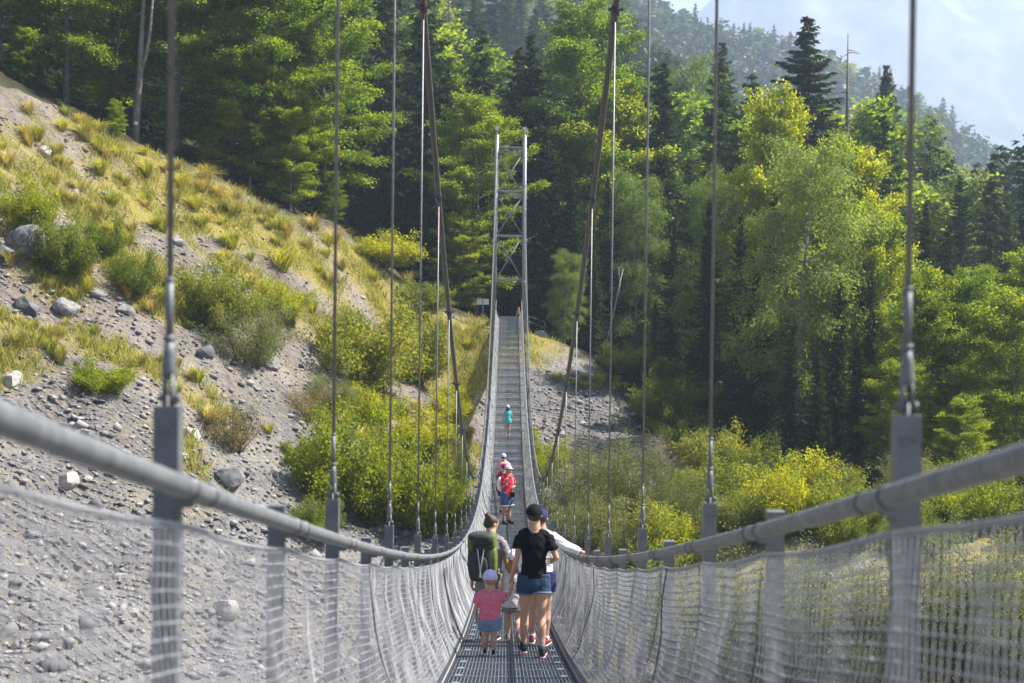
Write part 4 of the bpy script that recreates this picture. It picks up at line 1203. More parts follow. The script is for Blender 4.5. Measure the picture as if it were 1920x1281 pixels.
for a in [
    ('w', 1290, 1270, 260, 260, 'pale scrub low behind the netting nearest the walkway'),
    ('w', 1430, 1270, 260, 260, 'pale scrub behind the netting under the short post'),
    ('w', 1560, 1270, 260, 250, 'pale scrub behind the netting below the dark cord'),
    ('w', 1690, 1280, 260, 250, 'pale feathery scrub behind the netting at the thick post'),
    ('w', 1800, 1270, 240, 300, 'pale scrub behind the netting past the thick post'),
    ('w', 1910, 1280, 260, 300, 'pale tall scrub behind the netting at the frame edge'),
]: put_bush(*a, GN)
put_bush('w', 30, 1270, 200, 330, 'leafy willow behind the netting in the bottom corner', GN, D=22)
put_bush('y', 170, 1290, 160, 180, 'small leafy sapling behind the netting near the bottom corner', GN, D=22)

# ------------------------------------------------------------------ grass
TU = [tuft_mesh(s, 150, 1.0, .75, MT['tuft'] if s % 2 else MT['straw']) for s in range(6)]
def put_tuft(px, py, hpx, k, label, group):
    p = hit(px, py, 14, 95); s = hpx * p.y / FPX
    o = link('grass_tuft', TU[k % 6], None, (p.x, p.y, gz(p.x, p.y))); o.scale = (s * random.uniform(.9, 1.3),) * 2 + (s,); o.rotation_euler = (random.uniform(-.15, .15), random.uniform(-.15, .15), random.uniform(0, 6.28))
    return tag(o, label, 'grass tuft', group)
put_tuft(530, 508, 58, 1, 'big rounded grass tuft alone on grey gravel high on the slope', 'grass tufts')
put_tuft(470, 490, 26, 1, 'small tuft just beside the big rounded one', 'grass tufts')
put_tuft(598, 515, 20, 1, 'tiny tuft on gravel right of the big rounded one', 'grass tufts')
put_tuft(440, 385, 45, 0, 'dry orange tuft hanging at the soil edge under the beeches', 'grass tufts')
put_tuft(505, 815, 26, 1, 'single tuft on bare scree under the brown shrub', 'grass tufts')
_px = rng.uniform(-20, 880, 6000); _py = rng.uniform(190, 900, 6000)
_x, _y, _z, _m = hits(_px, _py); _j, _i = cell(_x, _y)
_ok = _m & (_y < 87) & (grassm[_j, _i] > .2) & (forest[_j, _i] < .3) & (_py < 660 + .35 * _px)
for k in np.nonzero(_ok)[0][:190]:
    put_tuft(_px[k], _py[k], random.uniform(20, 42), random.randrange(6), 'yellow grass tuft among many on the upper slope', 'yellow grass tufts of the slope')
for k in range(26):
    px = random.uniform(1020, 1330); py = random.uniform(715, 735) + max(0, px - 1180) * .9
    put_tuft(px, py, random.uniform(12, 24), 1, 'yellow grass tuft on the rim of the far gravel bank', 'grass tufts on the gravel bank')
def sward():
    r = np.random.default_rng(4); N = 60000
    px = np.concatenate([r.uniform(-60, 930, N), r.uniform(850, 1340, 9000)]); py = np.concatenate([r.uniform(130, 1010, N), r.uniform(585, 930, 9000)])
    x, y, z, m = hits(px, py); j, i = cell(x, y)
    keep = m & (y < 94) & (forest[j, i] < .6) & (grassm[j, i] > .2 + .4 * r.random(len(x))) & (fbm(x * 1.1, y * 1.1, 3, 14) > .44 + .1 * r.random(len(x))); x, y = np.repeat(x[keep], 4), np.repeat(y[keep], 4); n = len(x)
    x = x + r.normal(0, .17, n); y = y + r.normal(0, .17, n); z = gz_a(x, y) - .03
    h = r.uniform(.16, .52, n); a = r.uniform(0, 6.28, n); b = r.uniform(.1, .6, n) * h; c, s = np.cos(a), np.sin(a); w = .011
    V = np.stack([np.stack([x - s * w, y + c * w, z], 1), np.stack([x + s * w, y - c * w, z], 1), np.stack([x + c * b * .4 + s * w * .7, y + s * b * .4 - c * w * .7, z + h * .65], 1), np.stack([x + c * b, y + s * b, z + h], 1)], 1).reshape(-1, 3)
    o = link('grass', np_mesh('grass', V, np.arange(len(V)).reshape(-1, 4), MT['sward'], False, {'v': np.repeat(np.clip(r.uniform(0, .7, n) + .3 * vnoise(x * .5, y * .5, 3), 0, 1), 4)}))
    tag(o, 'dry yellow green grass growing over the slope', 'grass', kind='stuff')
sward()
# ------------------------------------------------------------------ people
def solid(me_in, voxel, name, m, wrinkle=0.0, smooth_it=2):
    """one continuous surface from overlapping closed shapes"""
    o = bpy.data.objects.new('tmp', me_in); COL.objects.link(o)
    r = o.modifiers.new('r', 'REMESH'); r.mode = 'VOXEL'; r.voxel_size = voxel
    s = o.modifiers.new('s', 'SMOOTH'); s.factor = .5; s.iterations = smooth_it
    dg = bpy.context.evaluated_depsgraph_get()
    me = bpy.data.meshes.new_from_object(o.evaluated_get(dg)); me.name = name
    bpy.data.objects.remove(o); bpy.data.meshes.remove(me_in)
    n = len(me.vertices); co = np.empty(n * 3, np.float32); me.vertices.foreach_get('co', co); co = co.reshape(-1, 3)
    if wrinkle:
        no = np.empty(n * 3, np.float32); me.vertices.foreach_get('normal', no); no = no.reshape(-1, 3)
        d = (fbm(co[:, 0] * 9 + co[:, 2] * 6, co[:, 2] * 14 + co[:, 1] * 9, 3, 11) - .5) * wrinkle
        co = co + no * d[:, None]; me.vertices.foreach_set('co', co.astype(np.float32).ravel())
    me.materials.clear(); me.materials.append(m)
    me.polygons.foreach_set('use_smooth', np.ones(len(me.polygons), bool)); me.update()
    return me


def cloth(name, c, var=.12, scale=40, rough=.9): return mat(name, c, rough, 0, var, scale, .15, .15)
MT['skin'] = mat('skin', (.50, .29, .20), .55, 0, .06, 12, 0, .35)
MT['skin_tan'] = mat('skin_tan', (.42, .235, .16), .55, 0, .06, 12, 0, .35)
MT['eye'] = mat('eye_dark', (.03, .02, .02), .3)
MT['hair_brown'] = mat('hair_brown', (.055, .030, .018), .6, 0, .4, 60, .3)
MT['hair_red'] = mat('hair_ginger', (.30, .12, .05), .6, 0, .35, 60, .3)
MT['hair_blond'] = mat('hair_fair', (.33, .20, .09), .6, 0, .35, 60, .3)
MT['black'] = cloth('cotton_black', (.010, .010, .012))
MT['denim'] = cloth('denim_blue', (.035, .06, .115), .3, 90)
MT['denim_l'] = cloth('denim_light', (.16, .22, .33), .25, 90)
MT['denim_m'] = cloth('denim_mid', (.06, .11, .22), .25, 90)
MT['pink'] = cloth('cotton_pink', (.66, .16, .23))
MT['lav'] = cloth('cotton_lavender', (.52, .45, .68))
MT['taupe'] = cloth('cotton_grey_check', (.22, .19, .21), .5, 55)
MT['grey_short'] = cloth('cotton_grey', (.20, .20, .19), .3, 60)
MT['dress'] = cloth('cotton_pale_print', (.58, .53, .53), .25, 30)
MT['white'] = cloth('cotton_white', (.74, .74, .76), .06)
MT['navy'] = cloth('cotton_navy', (.035, .032, .10))
MT['maroon'] = cloth('cotton_maroon', (.22, .02, .05))
MT['red'] = cloth('cotton_red', (.55, .025, .05))
MT['rose'] = cloth('cotton_rose', (.60, .36, .38))
MT['turq'] = cloth('cotton_turquoise', (.09, .52, .50))
MT['cream'] = cloth('cotton_cream', (.66, .60, .52))
MT['sky_cap'] = cloth('cotton_pale_blue', (.40, .50, .62))
MT['shoe_dark'] = mat('shoe_dark', (.022, .022, .035), .7, 0, .2, 30)
MT['shoe_red'] = mat('shoe_red', (.42, .05, .06), .6, 0, .1, 30)
MT['shoe_tan'] = mat('shoe_tan', (.30, .24, .17), .8, 0, .2, 30)
MT['shoe_pink'] = mat('shoe_pink', (.55, .28, .33), .7, 0, .2, 30)
MT['sole'] = mat('shoe_sole', (.60, .52, .50), .8, 0, .1, 20)
MT['pack_grey'] = cloth('nylon_charcoal', (.045, .05, .05), .25, 30, .6)
MT['pack_green'] = cloth('nylon_green', (.11, .15, .03), .35, 25, .6)
MT['pack_strap'] = cloth('nylon_pale', (.45, .45, .43), .1, 30, .6)


def hand(mb, wr, d, palm_n, size, side, curl=.6):
    """palm, four fingers of different lengths and a thumb from the side of the palm"""
    d = Vector(d).normalized(); n = Vector(palm_n); n = (n - d * n.dot(d)).normalized(); a = d.cross(n) * side
    s = size
    mb.tube([wr - d * .01, wr + d * .15 * s, wr + d * .36 * s, wr + d * .50 * s], [(.15 * s, .13 * s), (.19 * s, .13 * s), (.23 * s, .12 * s), (.21 * s, .10 * s)], 10, True, (a, n))
    for k, L in enumerate((.42, .48, .45, .35)):
        b = wr + d * .46 * s + a * (.165 - .11 * k) * s
        p = [b]; dd = d.copy()
        for j, f in enumerate((.42, .33, .25)):
            dd = (dd * math.cos(curl * .7) + n * math.sin(curl * .7)).normalized(); p.append(p[-1] + dd * L * s * f)
        mb.tube(p, [.052 * s, .050 * s, .045 * s, .034 * s], 7)
    b = wr + d * .16 * s + a * .17 * s
    td = (a * .75 + d * .75 + n * .35).normalized(); t2 = (d * .9 + n * .5 + a * .1).normalized()
    mb.tube([b - a * .05 * s, b + td * .20 * s, b + td * .20 * s + t2 * .2 * s], [.07 * s, .058 * s, .042 * s], 7)


def shoe(mb, ank, fd, L, flat=True, pitch=0.0, sole_m=1):
    """ank ankle joint, fd forward direction on the ground, L foot length"""
    fd = Vector(fd); up = Vector((0, 0, 1)); sd = fd.cross(up).normalized()
    R = Matrix.Rotation(pitch, 3, sd); f = R @ fd; u = R @ up
    b = ank - u * .062 * (L / .26)
    def P(t, h): return b + f * (t * L) + u * (h * L)
    mb.m = 0
    mb.tube([P(-.24, .16), P(-.2, .2), P(-.05, .24), P(.12, .22), P(.32, .16), P(.55, .13), P(.70, .11), P(.76, .10)],
            [(.06 * L, .10 * L), (.13 * L, .16 * L), (.15 * L, .20 * L), (.155 * L, .18 * L), (.17 * L, .125 * L), (.19 * L, .10 * L), (.14 * L, .075 * L), (.05 * L, .04 * L)], 12, True, (sd, u))
    mb.tube([P(-.06, .3), P(-.05, .44)], [(.14 * L, .17 * L), (.12 * L, .14 * L)], 10, True, (sd, f))
    mb.m = sole_m
    mb.tube([P(-.26, .03), P(-.2, .03), P(.1, .03), P(.5, .03), P(.72, .04), P(.79, .05)],
            [(.06 * L, .045 * L), (.15 * L, .05 * L), (.155 * L, .05 * L), (.20 * L, .05 * L), (.15 * L, .045 * L), (.05 * L, .03 * L)], 10, True, (sd, u))
    mb.m = 0


def person(label, px, D, rz, S, group=None, dz=0.0):
    H = S['H']; hh = S.get('head', H * .134); bk = S.get('bulk', 1.0)
    hipz = H * S.get('hip', .515); shz = H * S.get('sh', .80); shx = H * S.get('shx', .089); hipx = H * .052
    p = at(px, 900, D); root = empty('person', (p.x, p.y, deck(p.y) + .002 + dz), rz)
    tag(root, label, 'person', group)
    th = hipz * .495; sn = hipz * .415
    legs = {}
    for s in (-1, 1):
        a, fl, sp = S['legs'][0 if s < 0 else 1]
        hp = Vector((s * hipx, 0, hipz)); kn = hp + Vector((s * sp * .4, math.sin(a), -math.cos(a))) * th
        an = kn + Vector((s * sp * .3, math.sin(a - fl), -math.cos(a - fl))) * sn
        legs[s] = (hp, kn, an, a - fl)
    low = min(l[2].z for l in legs.values()); drop = low - .078 * (H / 1.7) ** .8
    OFF = Vector((0, 0, -drop))
    zz = lambda f: Vector((0, 0, f)) + OFF
    spine = H * S.get('lean', 0.0)
    def tor(e=0.0, lo=.0, hi=1.0):
        L = [(0.0, .098, .074), (.12, .099, .072), (.25, .088, .064), (.42, .082, .061), (.62, .090, .066), (.80, .097, .064), (.92, .086, .054), (1.0, .050, .044)]
        pts = []; rad = []
        for f, rx, ry in L:
            if f < lo or f > hi: continue
            pts.append(Vector((0, spine * f, hipz - .035 * H + (shz + .022 * H - hipz + .035 * H) * f)) + OFF); rad.append((rx * H * bk * S.get('tw', 1) + e, ry * H * bk + e))
        return pts, rad
    b = MB()
    pts, rad = tor(); b.tube(pts, rad, 20, True, ((1, 0, 0), (0, 1, 0)))
    shp = {s: Vector((s * shx, spine * .95, shz)) + OFF for s in (-1, 1)}
    wid = {}
    for s in (-1, 1):
        hp, kn, an, _ = legs[s]; hp = hp + OFF; kn = kn + OFF; an = an + OFF
        r = H * bk
        cf = kn.lerp(an, .28) + Vector((0, -.012 * H, 0))
        b.tube([hp + Vector((0, 0, .02 * H)), hp.lerp(kn, .35), hp.lerp(kn, .8), kn, cf, kn.lerp(an, .62), an, an - Vector((0, 0, .03 * H))],
               [.058 * r, .053 * r, .037 * r, .033 * r, .036 * r, .027 * r, .0205 * r, .022 * r], 14)
        el, wr = Vector(S['arms'][0 if s < 0 else 1][0]) + OFF * 0, Vector(S['arms'][0 if s < 0 else 1][1]) + OFF * 0
        wid[s] = (shp[s], el, wr)
        b.tube([Vector((s * .02 * H, spine, shz + .030 * H)) + OFF, shp[s] + Vector((-s * .03 * H, 0, .012 * H)), shp[s]], [.030 * r, .030 * r, .030 * r], 10)
        b.ball(shp[s] - Vector((s * .008 * H, 0, .008 * H)), .034 * r, None, 12, 8)
        b.tube([shp[s], shp[s].lerp(el, .5), el, el.lerp(wr, .3), wr], [.031 * r, .028 * r, .0215 * r, .0225 * r, .0150 * r], 12)
    hc = Vector((0, spine + S.get('headf', .02) * H, H - hh * .5 + .0)) + OFF
    yaw, nod = S.get('look', (0, 0))
    HR = Matrix.Rotation(yaw, 3, 'Z') @ Matrix.Rotation(-nod, 3, 'X')
    nb = Vector((0, spine, shz - .005 * H)) + OFF
    b.tube([nb, nb.lerp(hc, .45) - Vector((0, .004, 0)), hc - HR @ Vector((0, hh * .05, hh * .12))], [.042 * r, .30 * hh, .28 * hh], 14)
    b.ball(hc + HR @ Vector((0, -.02 * hh, .07 * hh)), (.37 * hh, .45 * hh, .42 * hh), HR, 18, 12)
    b.ball(hc + HR @ Vector((0, .12 * hh, -.20 * hh)), (.28 * hh, .30 * hh, .29 * hh), HR, 16, 10)
    b.tube([hc + HR @ Vector((0, .38 * hh, .06 * hh)), hc + HR @ Vector((0, .49 * hh, -.10 * hh))], [.035 * hh, .065 * hh], 8)
    for s in (-1, 1): b.ball(hc + HR @ Vector((s * .375 * hh, -.02 * hh, -.03 * hh)), (.045 * hh, .09 * hh, .14 * hh), HR, 8, 6)
    skin = MT[S.get('skin', 'skin')]
    vox = .012 if H > 1.3 else .010
    if D > 30: vox = .020
    body = solid(b.mesh('b', skin), vox, 'body', skin, 0, 3)
    hb = MB()
    for s in (-1, 1):
        sh, el, wr = wid[s]; pn = S['arms'][0 if s < 0 else 1][2] if len(S['arms'][0 if s < 0 else 1]) > 2 else (-s, 0, 0)
        hand(hb, wr, (wr - el), pn, H * .105, s if pn[0] == 0 else s, S.get('curl', .55))
    hm = hb.mesh('h', skin, True); bm = bmesh.new(); bm.from_mesh(body); bm.from_mesh(hm); bm.to_mesh(body); bm.free(); bpy.data.meshes.remove(hm)
    body.polygons.foreach_set('use_smooth', np.ones(len(body.polygons), bool))
    link('body', body, root)
    for s in (-1, 1):
        m = MB(); m.ball(hc + HR @ Vector((s * .15 * hh, .405 * hh, .02 * hh)), (.05 * hh, .03 * hh, .03 * hh), HR, 8, 6); m.build('eye', MT['eye'], root, True)
    # shirt
    sm = MT[S['shirt']]; e = .013 * (H / 1.7) ** .5 + S.get('loose', 0)
    c = MB(); pts, rad = tor(e, S.get('hem', .08), 1.0)
    if S.get('dress'):
        pts = [pts[0] - Vector((0, 0, S['dress']))] + pts; rad = [(rad[0][0] * 1.12, rad[0][1] * 1.15)] + rad
    c.tube(pts, rad, 24, True, ((1, 0, 0), (0, 1, 0)))
    sl = S.get('sleeve', .55)
    for s in (-1, 1):
        sh, el, wr = wid[s]
        c.tube([Vector((s * .028 * H, spine, shz + .022 * H)) + OFF, sh + Vector((-s * .03 * H, 0, .010 * H)), sh], [.031 * H * bk + e * .5] * 3, 12)
        c.ball(sh - Vector((s * .010 * H, 0, .004 * H)), .034 * H * bk + e * .5, None, 12, 8)
        if sl > 0:
            if sl <= 1: q = [sh, sh.lerp(el, sl * .6), sh.lerp(el, sl)]; rr = [.033 * H * bk + e, .033 * H * bk + e, .034 * H * bk + e]
            else: q = [sh, sh.lerp(el, .6), el, el.lerp(wr, .5), el.lerp(wr, .93)]; rr = [.033 * H + e, .030 * H + e, .027 * H + e, .024 * H + e, .020 * H + e]
            c.tube(q, rr, 14)
    shirt = link('shirt', solid(c.mesh('s', sm), vox, 'shirt', sm, .034), root)
    if S.get('collar'):
        m = MB(); q = nb + Vector((0, 0, .012 * H)); m.tube([q + Vector((0, 0, -.012)), q + Vector((0, 0, .012))], [(.068 * H, .055 * H), (.055 * H, .045 * H)], 16, True, ((1, 0, 0), (0, 1, 0))); m.build('collar', MT[S['collar']], shirt, True)
    # shorts
    sm = MT[S['shorts']]; c = MB(); e2 = e * .8
    pts, rad = tor(e2, 0, .26); c.tube([pts[0] - Vector((0, 0, .03 * H))] + pts, [(rad[0][0] * .9, rad[0][1] * .9)] + rad, 22, True, ((1, 0, 0), (0, 1, 0)))
    ln = S.get('short', .4)
    ends = []
    for s in (-1, 1):
        hp, kn, an, _ = legs[s]; hp = hp + OFF; kn = kn + OFF
        ends.append((hp.lerp(kn, ln - .07), hp.lerp(kn, ln + .01), s))
        c.tube([hp + Vector((0, 0, .03 * H)), hp.lerp(kn, ln * .5), hp.lerp(kn, ln)], [.060 * H * bk + e2, .060 * H * bk + e2, .056 * H * bk + e2 * 1.3], 16)
    so = link('shorts', solid(c.mesh('s', sm), vox, 'shorts', sm, .024), root)
    if S.get('cuff'):
        for q0, q1, s in ends:
            m = MB(); m.tube([q0.lerp(q1, .45), q1], [.0575 * H * bk + e2 * 1.5 + .004] * 2, 18); m.build('cuff', MT[S['cuff']], so, True)
    # shoes
    for s in (-1, 1):
        hp, kn, an, ang = legs[s]; an = an + OFF
        m = MB(); pit = S.get('pitch', (0, 0))[0 if s < 0 else 1]
        shoe(m, an, Vector((s * .12, 1, 0)).normalized(), H * .152, True, pit); m.build('shoe', [MT[S.get('shoes', 'shoe_dark')], MT[S.get('sole', 'sole')]], root, True)
        if S.get('sock'):
            m = MB(); m.tube([an + Vector((0, 0, -.01)), an.lerp(kn + OFF, .16)], .026 * H, 12); m.build('sock', MT[S['sock']], root, True)
    # hair and hat
    hmn = MT[S.get('hair', 'hair_brown')]; m = MB()
    if S.get('cap') or S.get('helmet'):
        m.ball(hc + HR @ Vector((0, -.12 * hh, -.02 * hh)), (.385 * hh, .385 * hh, .30 * hh), HR, 16, 10)
    else:
        m.ball(hc + HR @ Vector((0, -.075 * hh, .10 * hh)), (.405 * hh, .455 * hh, .43 * hh), HR, 18, 12)
        m.ball(hc + HR @ Vector((0, -.20 * hh, -.10 * hh)), (.33 * hh, .30 * hh, .26 * hh), HR, 16, 10)
    if S.get('bun'): m.ball(hc + HR @ Vector((-.02, -.40 * hh, .42 * hh)), .19 * hh, HR, 12, 8); m.ball(hc + HR @ Vector((.02, -.44 * hh, .36 * hh)), .15 * hh, HR, 10, 8)
    if S.get('long'):
        q = hc + HR @ Vector((0, -.30 * hh, -.1 * hh)); L = S['long']
        for k in (-1, 0, 1): m.tube([q + Vector((k * .16 * hh, 0, 0)), q + Vector((k * .28 * hh, -.10 * hh, -L * .5)), q + Vector((k * .24 * hh, -.05 * hh, -L))], [.20 * hh, .19 * hh, .06 * hh], 10)
    ho = link('hair', solid(m.mesh('h', hmn), vox, 'hair', hmn, .014, 1), root)
    if S.get('cap'):
        cm = MT[S['cap']]; m = MB(); V = []; F = []
        N, K = 20, 6
        for j in range(K + 1):
            ph = (math.pi / 2) * j / K
            for i in range(N):
                t_ = 2 * math.pi * i / N
                V.append(hc + HR @ Vector((.425 * hh * math.cos(ph) * math.cos(t_), -.02 * hh + .50 * hh * math.cos(ph) * math.sin(t_), .10 * hh + .44 * hh * math.sin(ph) - .06 * hh * (math.sin(t_) < 0) * math.cos(ph))))
        for j in range(K):
            for i in range(N): F.append((j * N + i, j * N + (i + 1) % N, (j + 1) * N + (i + 1) % N, (j + 1) * N + i))
        m.add(V, F); m.ball(hc + HR @ Vector((0, -.02 * hh, .545 * hh)), .03 * hh, HR, 6, 4)
        co = m.build('cap', cm, root, True)
        m = MB(); m.ball(hc + HR @ Vector((0, .56 * hh, .12 * hh)), (.32 * hh, .26 * hh, .025 * hh), HR, 16, 6); m.build('visor', MT[S.get('visor', S['cap'])], co, True)
    if S.get('helmet'):
        m = MB(); m.ball(hc + HR @ Vector((0, -.02 * hh, .20 * hh)), (.50 * hh, .60 * hh, .40 * hh), HR, 20, 12)
        he = link('helmet', solid(m.mesh('h', MT['white']), .008, 'helmet', MT['white']), root)
        for k in (-1, 0, 1):
            m = MB(); m.tube([hc + HR @ Vector((k * .17 * hh, -.56 * hh, .30 * hh)), hc + HR @ Vector((k * .15 * hh, -.38 * hh, .52 * hh)), hc + HR @ Vector((k * .14 * hh, 0, .61 * hh))], .035 * hh, 6); m.build('vent', MT['shoe_dark'], he)
        m = MB(); m.tube([hc + HR @ Vector((-.49 * hh, -.02 * hh, .12 * hh)), hc + HR @ Vector((-.3 * hh, -.5 * hh, .10 * hh)), hc + HR @ Vector((.3 * hh, -.5 * hh, .10 * hh)), hc + HR @ Vector((.49 * hh, -.02 * hh, .12 * hh))], .03 * hh, 6); m.build('rim', MT['shoe_dark'], he)
    return root


def arm(e, w, n=None): return (e, w, n) if n else (e, w)
GP = 'walkers on the footbridge'
person('person in black T-shirt, dark cap and denim shorts holding a toddler\'s hand', 1003, 15.0, .06,
       dict(H=1.68, tw=.98, bulk=.86, legs=[(.20, .14, .03), (-.18, .18, .0)], arms=[arm((-.190, -.03, 1.10), (-.235, .07, .875), (1, 0, 0)), arm((.245, -.05, 1.09), (.225, .19, 1.03), (-1, 0, 0))],
            shirt='black', shorts='denim', cuff='denim_l', cap='black', short=.36, hem=.10, sleeve=.62, shoes='shoe_dark', sole='shoe_pink', pitch=(0, 0), look=(.05, -.05), loose=.006, sock='shoe_dark'), GP)
person('toddler in pink shirt, lavender cap and pale denim shorts', 921, 15.0, -.05,
       dict(H=.93, head=.20, hip=.42, sh=.715, shx=.115, bulk=1.22, legs=[(.10, .12, .02), (-.05, .10, .02)], arms=[arm((-.155, -.01, .50), (-.150, .05, .385), (1, 0, 0)), arm((.185, .02, .615), (.245, .05, .765), (-1, 0, 0))],
            shirt='pink', collar='white', shorts='denim_l', short=.60, cap='lav', visor='pink', sleeve=.55, hem=.12, shoes='shoe_dark', sole='white', hair='hair_blond', sock='white', loose=.010, tw=1.02), GP)
person('person with hair in a bun and grey checked T-shirt carrying the big hiking backpack', 921, 17.2, -.12,
       dict(H=1.57, legs=[(.12, .15, .03), (-.12, .16, .03)], arms=[arm((-.22, -.02, .98), (-.235, .03, .745), (1, 0, 0)), arm((.215, -.01, .97), (.225, .06, .73), (-1, 0, 0))],
            shirt='taupe', shorts='grey_short', short=.75, hair='hair_brown', bun=1, look=(-.9, .35), headf=.05, sleeve=.6, hem=.05, shoes='shoe_dark', lean=.01, loose=.006), GP)
person('child in white helmet and pale printed top with ginger hair', 965, 17.0, 0,
       dict(H=1.13, head=.19, hip=.47, sh=.755, bulk=1.08, legs=[(.12, .10, .02), (-.28, .55, .02)], arms=[arm((-.135, .03, .66), (-.155, .10, .56), (1, 0, 0)), arm((.15, .06, .68), (.12, .15, .60), (-1, 0, 0))],
            shirt='dress', dress=.05, shorts='grey_short', short=.62, helmet=1, hair='hair_red', long=.20, sleeve=.0, hem=.0, shoes='shoe_tan', sole='shoe_tan', sock='shoe_dark', pitch=(0, -.7), loose=.012), GP)
person('person in navy cap and white long sleeves resting one hand on the rail', 1014, 16.5, -.15,
       dict(H=1.66, legs=[(.08, .08, .02), (-.05, .08, .02)], arms=[arm((-.235, .0, 1.05), (-.22, .12, .86), (1, 0, 0)), arm((.30, .08, 1.215), (.475, .16, 1.135), (0, 0, -1))],
            shirt='white', shorts='navy', short=.45, cap='navy', sleeve=1.5, hem=.08, shoes='shoe_red', sole='sole', sock='white', loose=.006, curl=.9), GP)
person('person in red T-shirt and cream cap standing with hand at chin facing the camera', 951, 41.3, -2.35,
       dict(H=1.78, legs=[(.03, .04, .02), (-.03, .04, .02)], arms=[arm((-.24, .07, 1.12), (-.02, .24, 1.13), (0, -1, 0)), arm((.235, .06, 1.10), (.10, .20, 1.40), (0, -1, 0))],
            shirt='red', shorts='denim_m', cuff='white', short=.78, cap='cream', visor='cream', sleeve=.75, hem=-.05, shoes='shoe_dark', sole='shoe_dark', loose=.018, curl=.8, bulk=1.05, skin='skin_tan'), GP)
person('person in maroon hat half hidden behind the one in red', 945, 43.4, 0,
       dict(H=1.60, legs=[(.05, .05, .02), (-.05, .05, .02)], arms=[arm((-.22, 0, 1.0), (-.22, .06, .78), (1, 0, 0)), arm((.22, 0, 1.0), (.22, .06, .78), (-1, 0, 0))],
            shirt='maroon', shorts='navy', short=.6, cap='maroon', sleeve=.6, shoes='shoe_dark'), GP)
person('person in rose T-shirt and pale blue cap walking away beyond the one in red', 944, 46.0, .1,
       dict(H=1.62, legs=[(.12, .10, .02), (-.12, .14, .02)], arms=[arm((-.245, -.02, 1.03), (-.25, .03, .80), (1, 0, 0)), arm((.235, -.02, 1.02), (.24, .04, .79), (-1, 0, 0))],
            shirt='rose', shorts='navy', short=.6, cap='sky_cap', hair='hair_brown', sleeve=.6, shoes='shoe_dark', loose=.01), GP)
person('girl in turquoise top and shorts walking alone far along the bridge', 950.5, 59.4, -.05,
       dict(H=1.32, head=.20, hip=.49, sh=.775, legs=[(-.04, .05, .02), (.06, .08, .02)], arms=[arm((-.19, -.02, .80), (-.205, .02, .60), (1, 0, 0)), arm((.20, .0, .82), (.17, .12, .68), (-1, 0, 0))],
            shirt='turq', shorts='turq', short=.35, cap='sky_cap', hair='hair_brown', long=.16, sleeve=.0, shoes='shoe_pink', loose=.008), GP)

# the big hiking backpack
p = at(917, 900, 17.2); z0 = deck(17.2)
bp_ = empty('hiking_backpack', (p.x - .035, 17.2 - .02, z0), -.12); tag(bp_, 'large charcoal hiking backpack with green side and roll lid on a walker\'s back', 'backpack')
def sack(name, c, h, m, parent, sub=2, amt=.02):
    bm = bmesh.new(); bmesh.ops.create_cube(bm, size=2); bmesh.ops.subdivide_edges(bm, edges=bm.edges[:], cuts=6, use_grid_fill=True)
    for v in bm.verts:
        q = v.co.copy(); k = (abs(q.x) ** 3.2 + abs(q.y) ** 3.2 + abs(q.z) ** 3.2) ** (1 / 3.2); q = q / max(k, 1e-6) * max(abs(q.x), abs(q.y), abs(q.z))
        n_ = float(fbm(np.array(q.x * 3 + q.z * 2 + c[0] * 9), np.array(q.z * 4 + q.y * 3), 2, 4)) - .5
        q *= 1 + n_ * amt * 6
        v.co = Vector((q.x * h[0] + c[0], q.y * h[1] + c[1], q.z * h[2] + c[2]))
    me = bpy.data.meshes.new(name); bm.to_mesh(me); bm.free(); me.materials.append(m); me.polygons.foreach_set('use_smooth', np.ones(len(me.polygons), bool))
    return link(name, me, parent)
sack('pack_body', (-.02, -.235, 1.06), (.165, .115, .27), MT['pack_grey'], bp_)
sack('side_pocket', (.125, -.215, 1.01), (.055, .10, .23), MT['pack_green'], bp_)
sack('lid', (-.015, -.235, 1.33), (.17, .135, .085), MT['pack_grey'], bp_)
sack('lid_trim', (-.14, -.24, 1.28), (.045, .12, .09), MT['pack_green'], bp_)
sack('lid_trim', (.115, -.20, 1.31), (.05, .13, .10), MT['pack_green'], bp_)
sack('front_pocket', (-.04, -.335, .97), (.12, .045, .16), MT['pack_grey'], bp_)
for x0, x1 in ((-.05, .0), (.03, -.02)):
    m = MB(); m.tube([(x0, -.365, 1.22), ((x0 + x1) / 2, -.39, 1.05), (x1, -.385, .87)], .008, 6); m.build('cord', MT['pack_strap'], bp_)
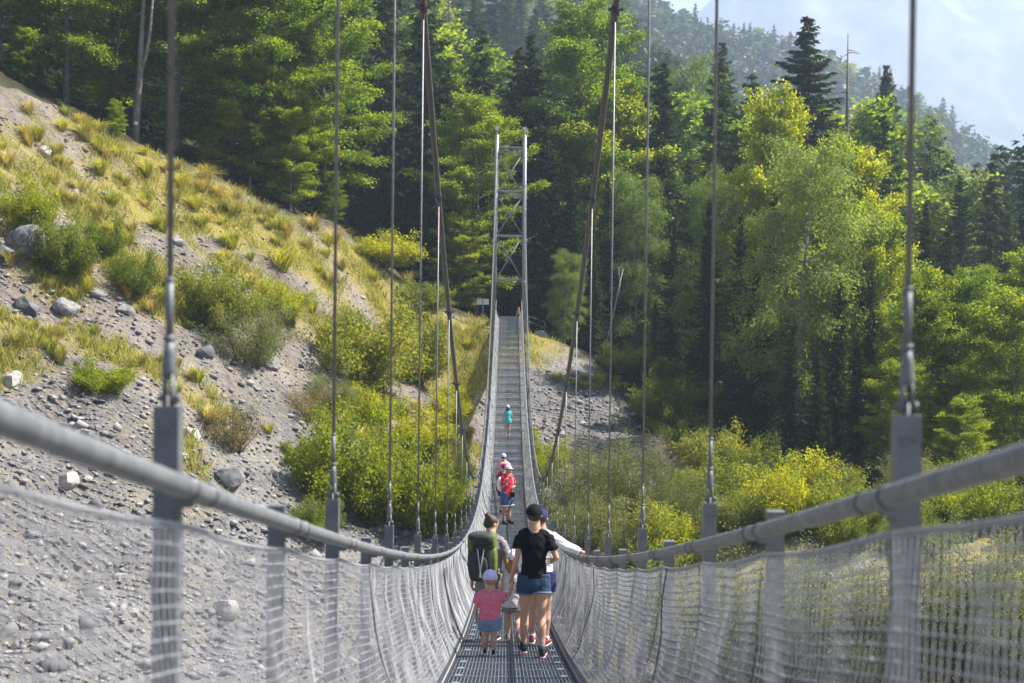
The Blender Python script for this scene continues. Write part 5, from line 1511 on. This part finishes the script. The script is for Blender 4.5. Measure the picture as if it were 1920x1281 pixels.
for s in (-1, 1):
    m = MB(); m.tube([(s * .10, -.14, 1.30), (s * .10, -.05, 1.345), (s * .11, .06, 1.31), (s * .13, .10, 1.18), (s * .15, .0, .98), (s * .15, -.12, .86)], .020, 8); m.build('shoulder_strap', MT['pack_green'], bp_)
# daypack of the one in red
p = at(951, 900, 41.3)
dp = empty('daypack', (p.x, p.y, deck(41.3)), -2.35); tag(dp, 'white and black daypack on the back of the one in red', 'backpack')
sack('pack_body', (0, -.24, 1.18), (.14, .10, .22), MT['white'], dp); sack('front_pocket', (0, -.33, 1.05), (.12, .04, .11), MT['black'], dp)
m = MB(); m.tube([(-.12, -.28, 1.32), (-.1, -.40, 1.25), (-.08, -.36, 1.05)], .012, 6); m.build('strap', MT['black'], dp)
for s in (-1, 1):
    m = MB(); m.tube([(s * .10, -.14, 1.40), (s * .10, -.03, 1.47), (s * .11, .12, 1.38), (s * .13, .13, 1.22), (s * .15, -.08, 1.02)], .018, 6); m.build('shoulder_strap', MT['white'], dp)
# shoulder bag at his hip
o = sack('shoulder_bag', (p.x + .17, p.y - .12, deck(41.3) + .90), (.07, .05, .09), MT['black'], None); tag(o, 'small black bag hanging at the hip of the one in red', 'bag')

# ------------------------------------------------------------------ air
bm = bmesh.new(); bmesh.ops.create_cube(bm, size=1)
for v in bm.verts: v.co = Vector((v.co.x * 7000 + 1000, v.co.y * 3400 + 1600, (v.co.z + .5) * 960 - 200))
me = bpy.data.meshes.new('haze'); bm.to_mesh(me); bm.free()
hzm = bpy.data.materials.new('haze'); hzm.use_nodes = True; t = hzm.node_tree; t.nodes.remove(t.nodes['Principled BSDF'])
pv = t.nodes.new('ShaderNodeVolumePrincipled'); pv.inputs['Color'].default_value = (.66, .79, 1.0, 1); pv.inputs['Density'].default_value = .00040; pv.inputs['Anisotropy'].default_value = .35
t.links.new(pv.outputs[0], t.nodes['Material Output'].inputs['Volume'])
me.materials.append(hzm); tag(link('haze', me), 'thin blue summer haze filling the valley air', 'haze', kind='stuff')
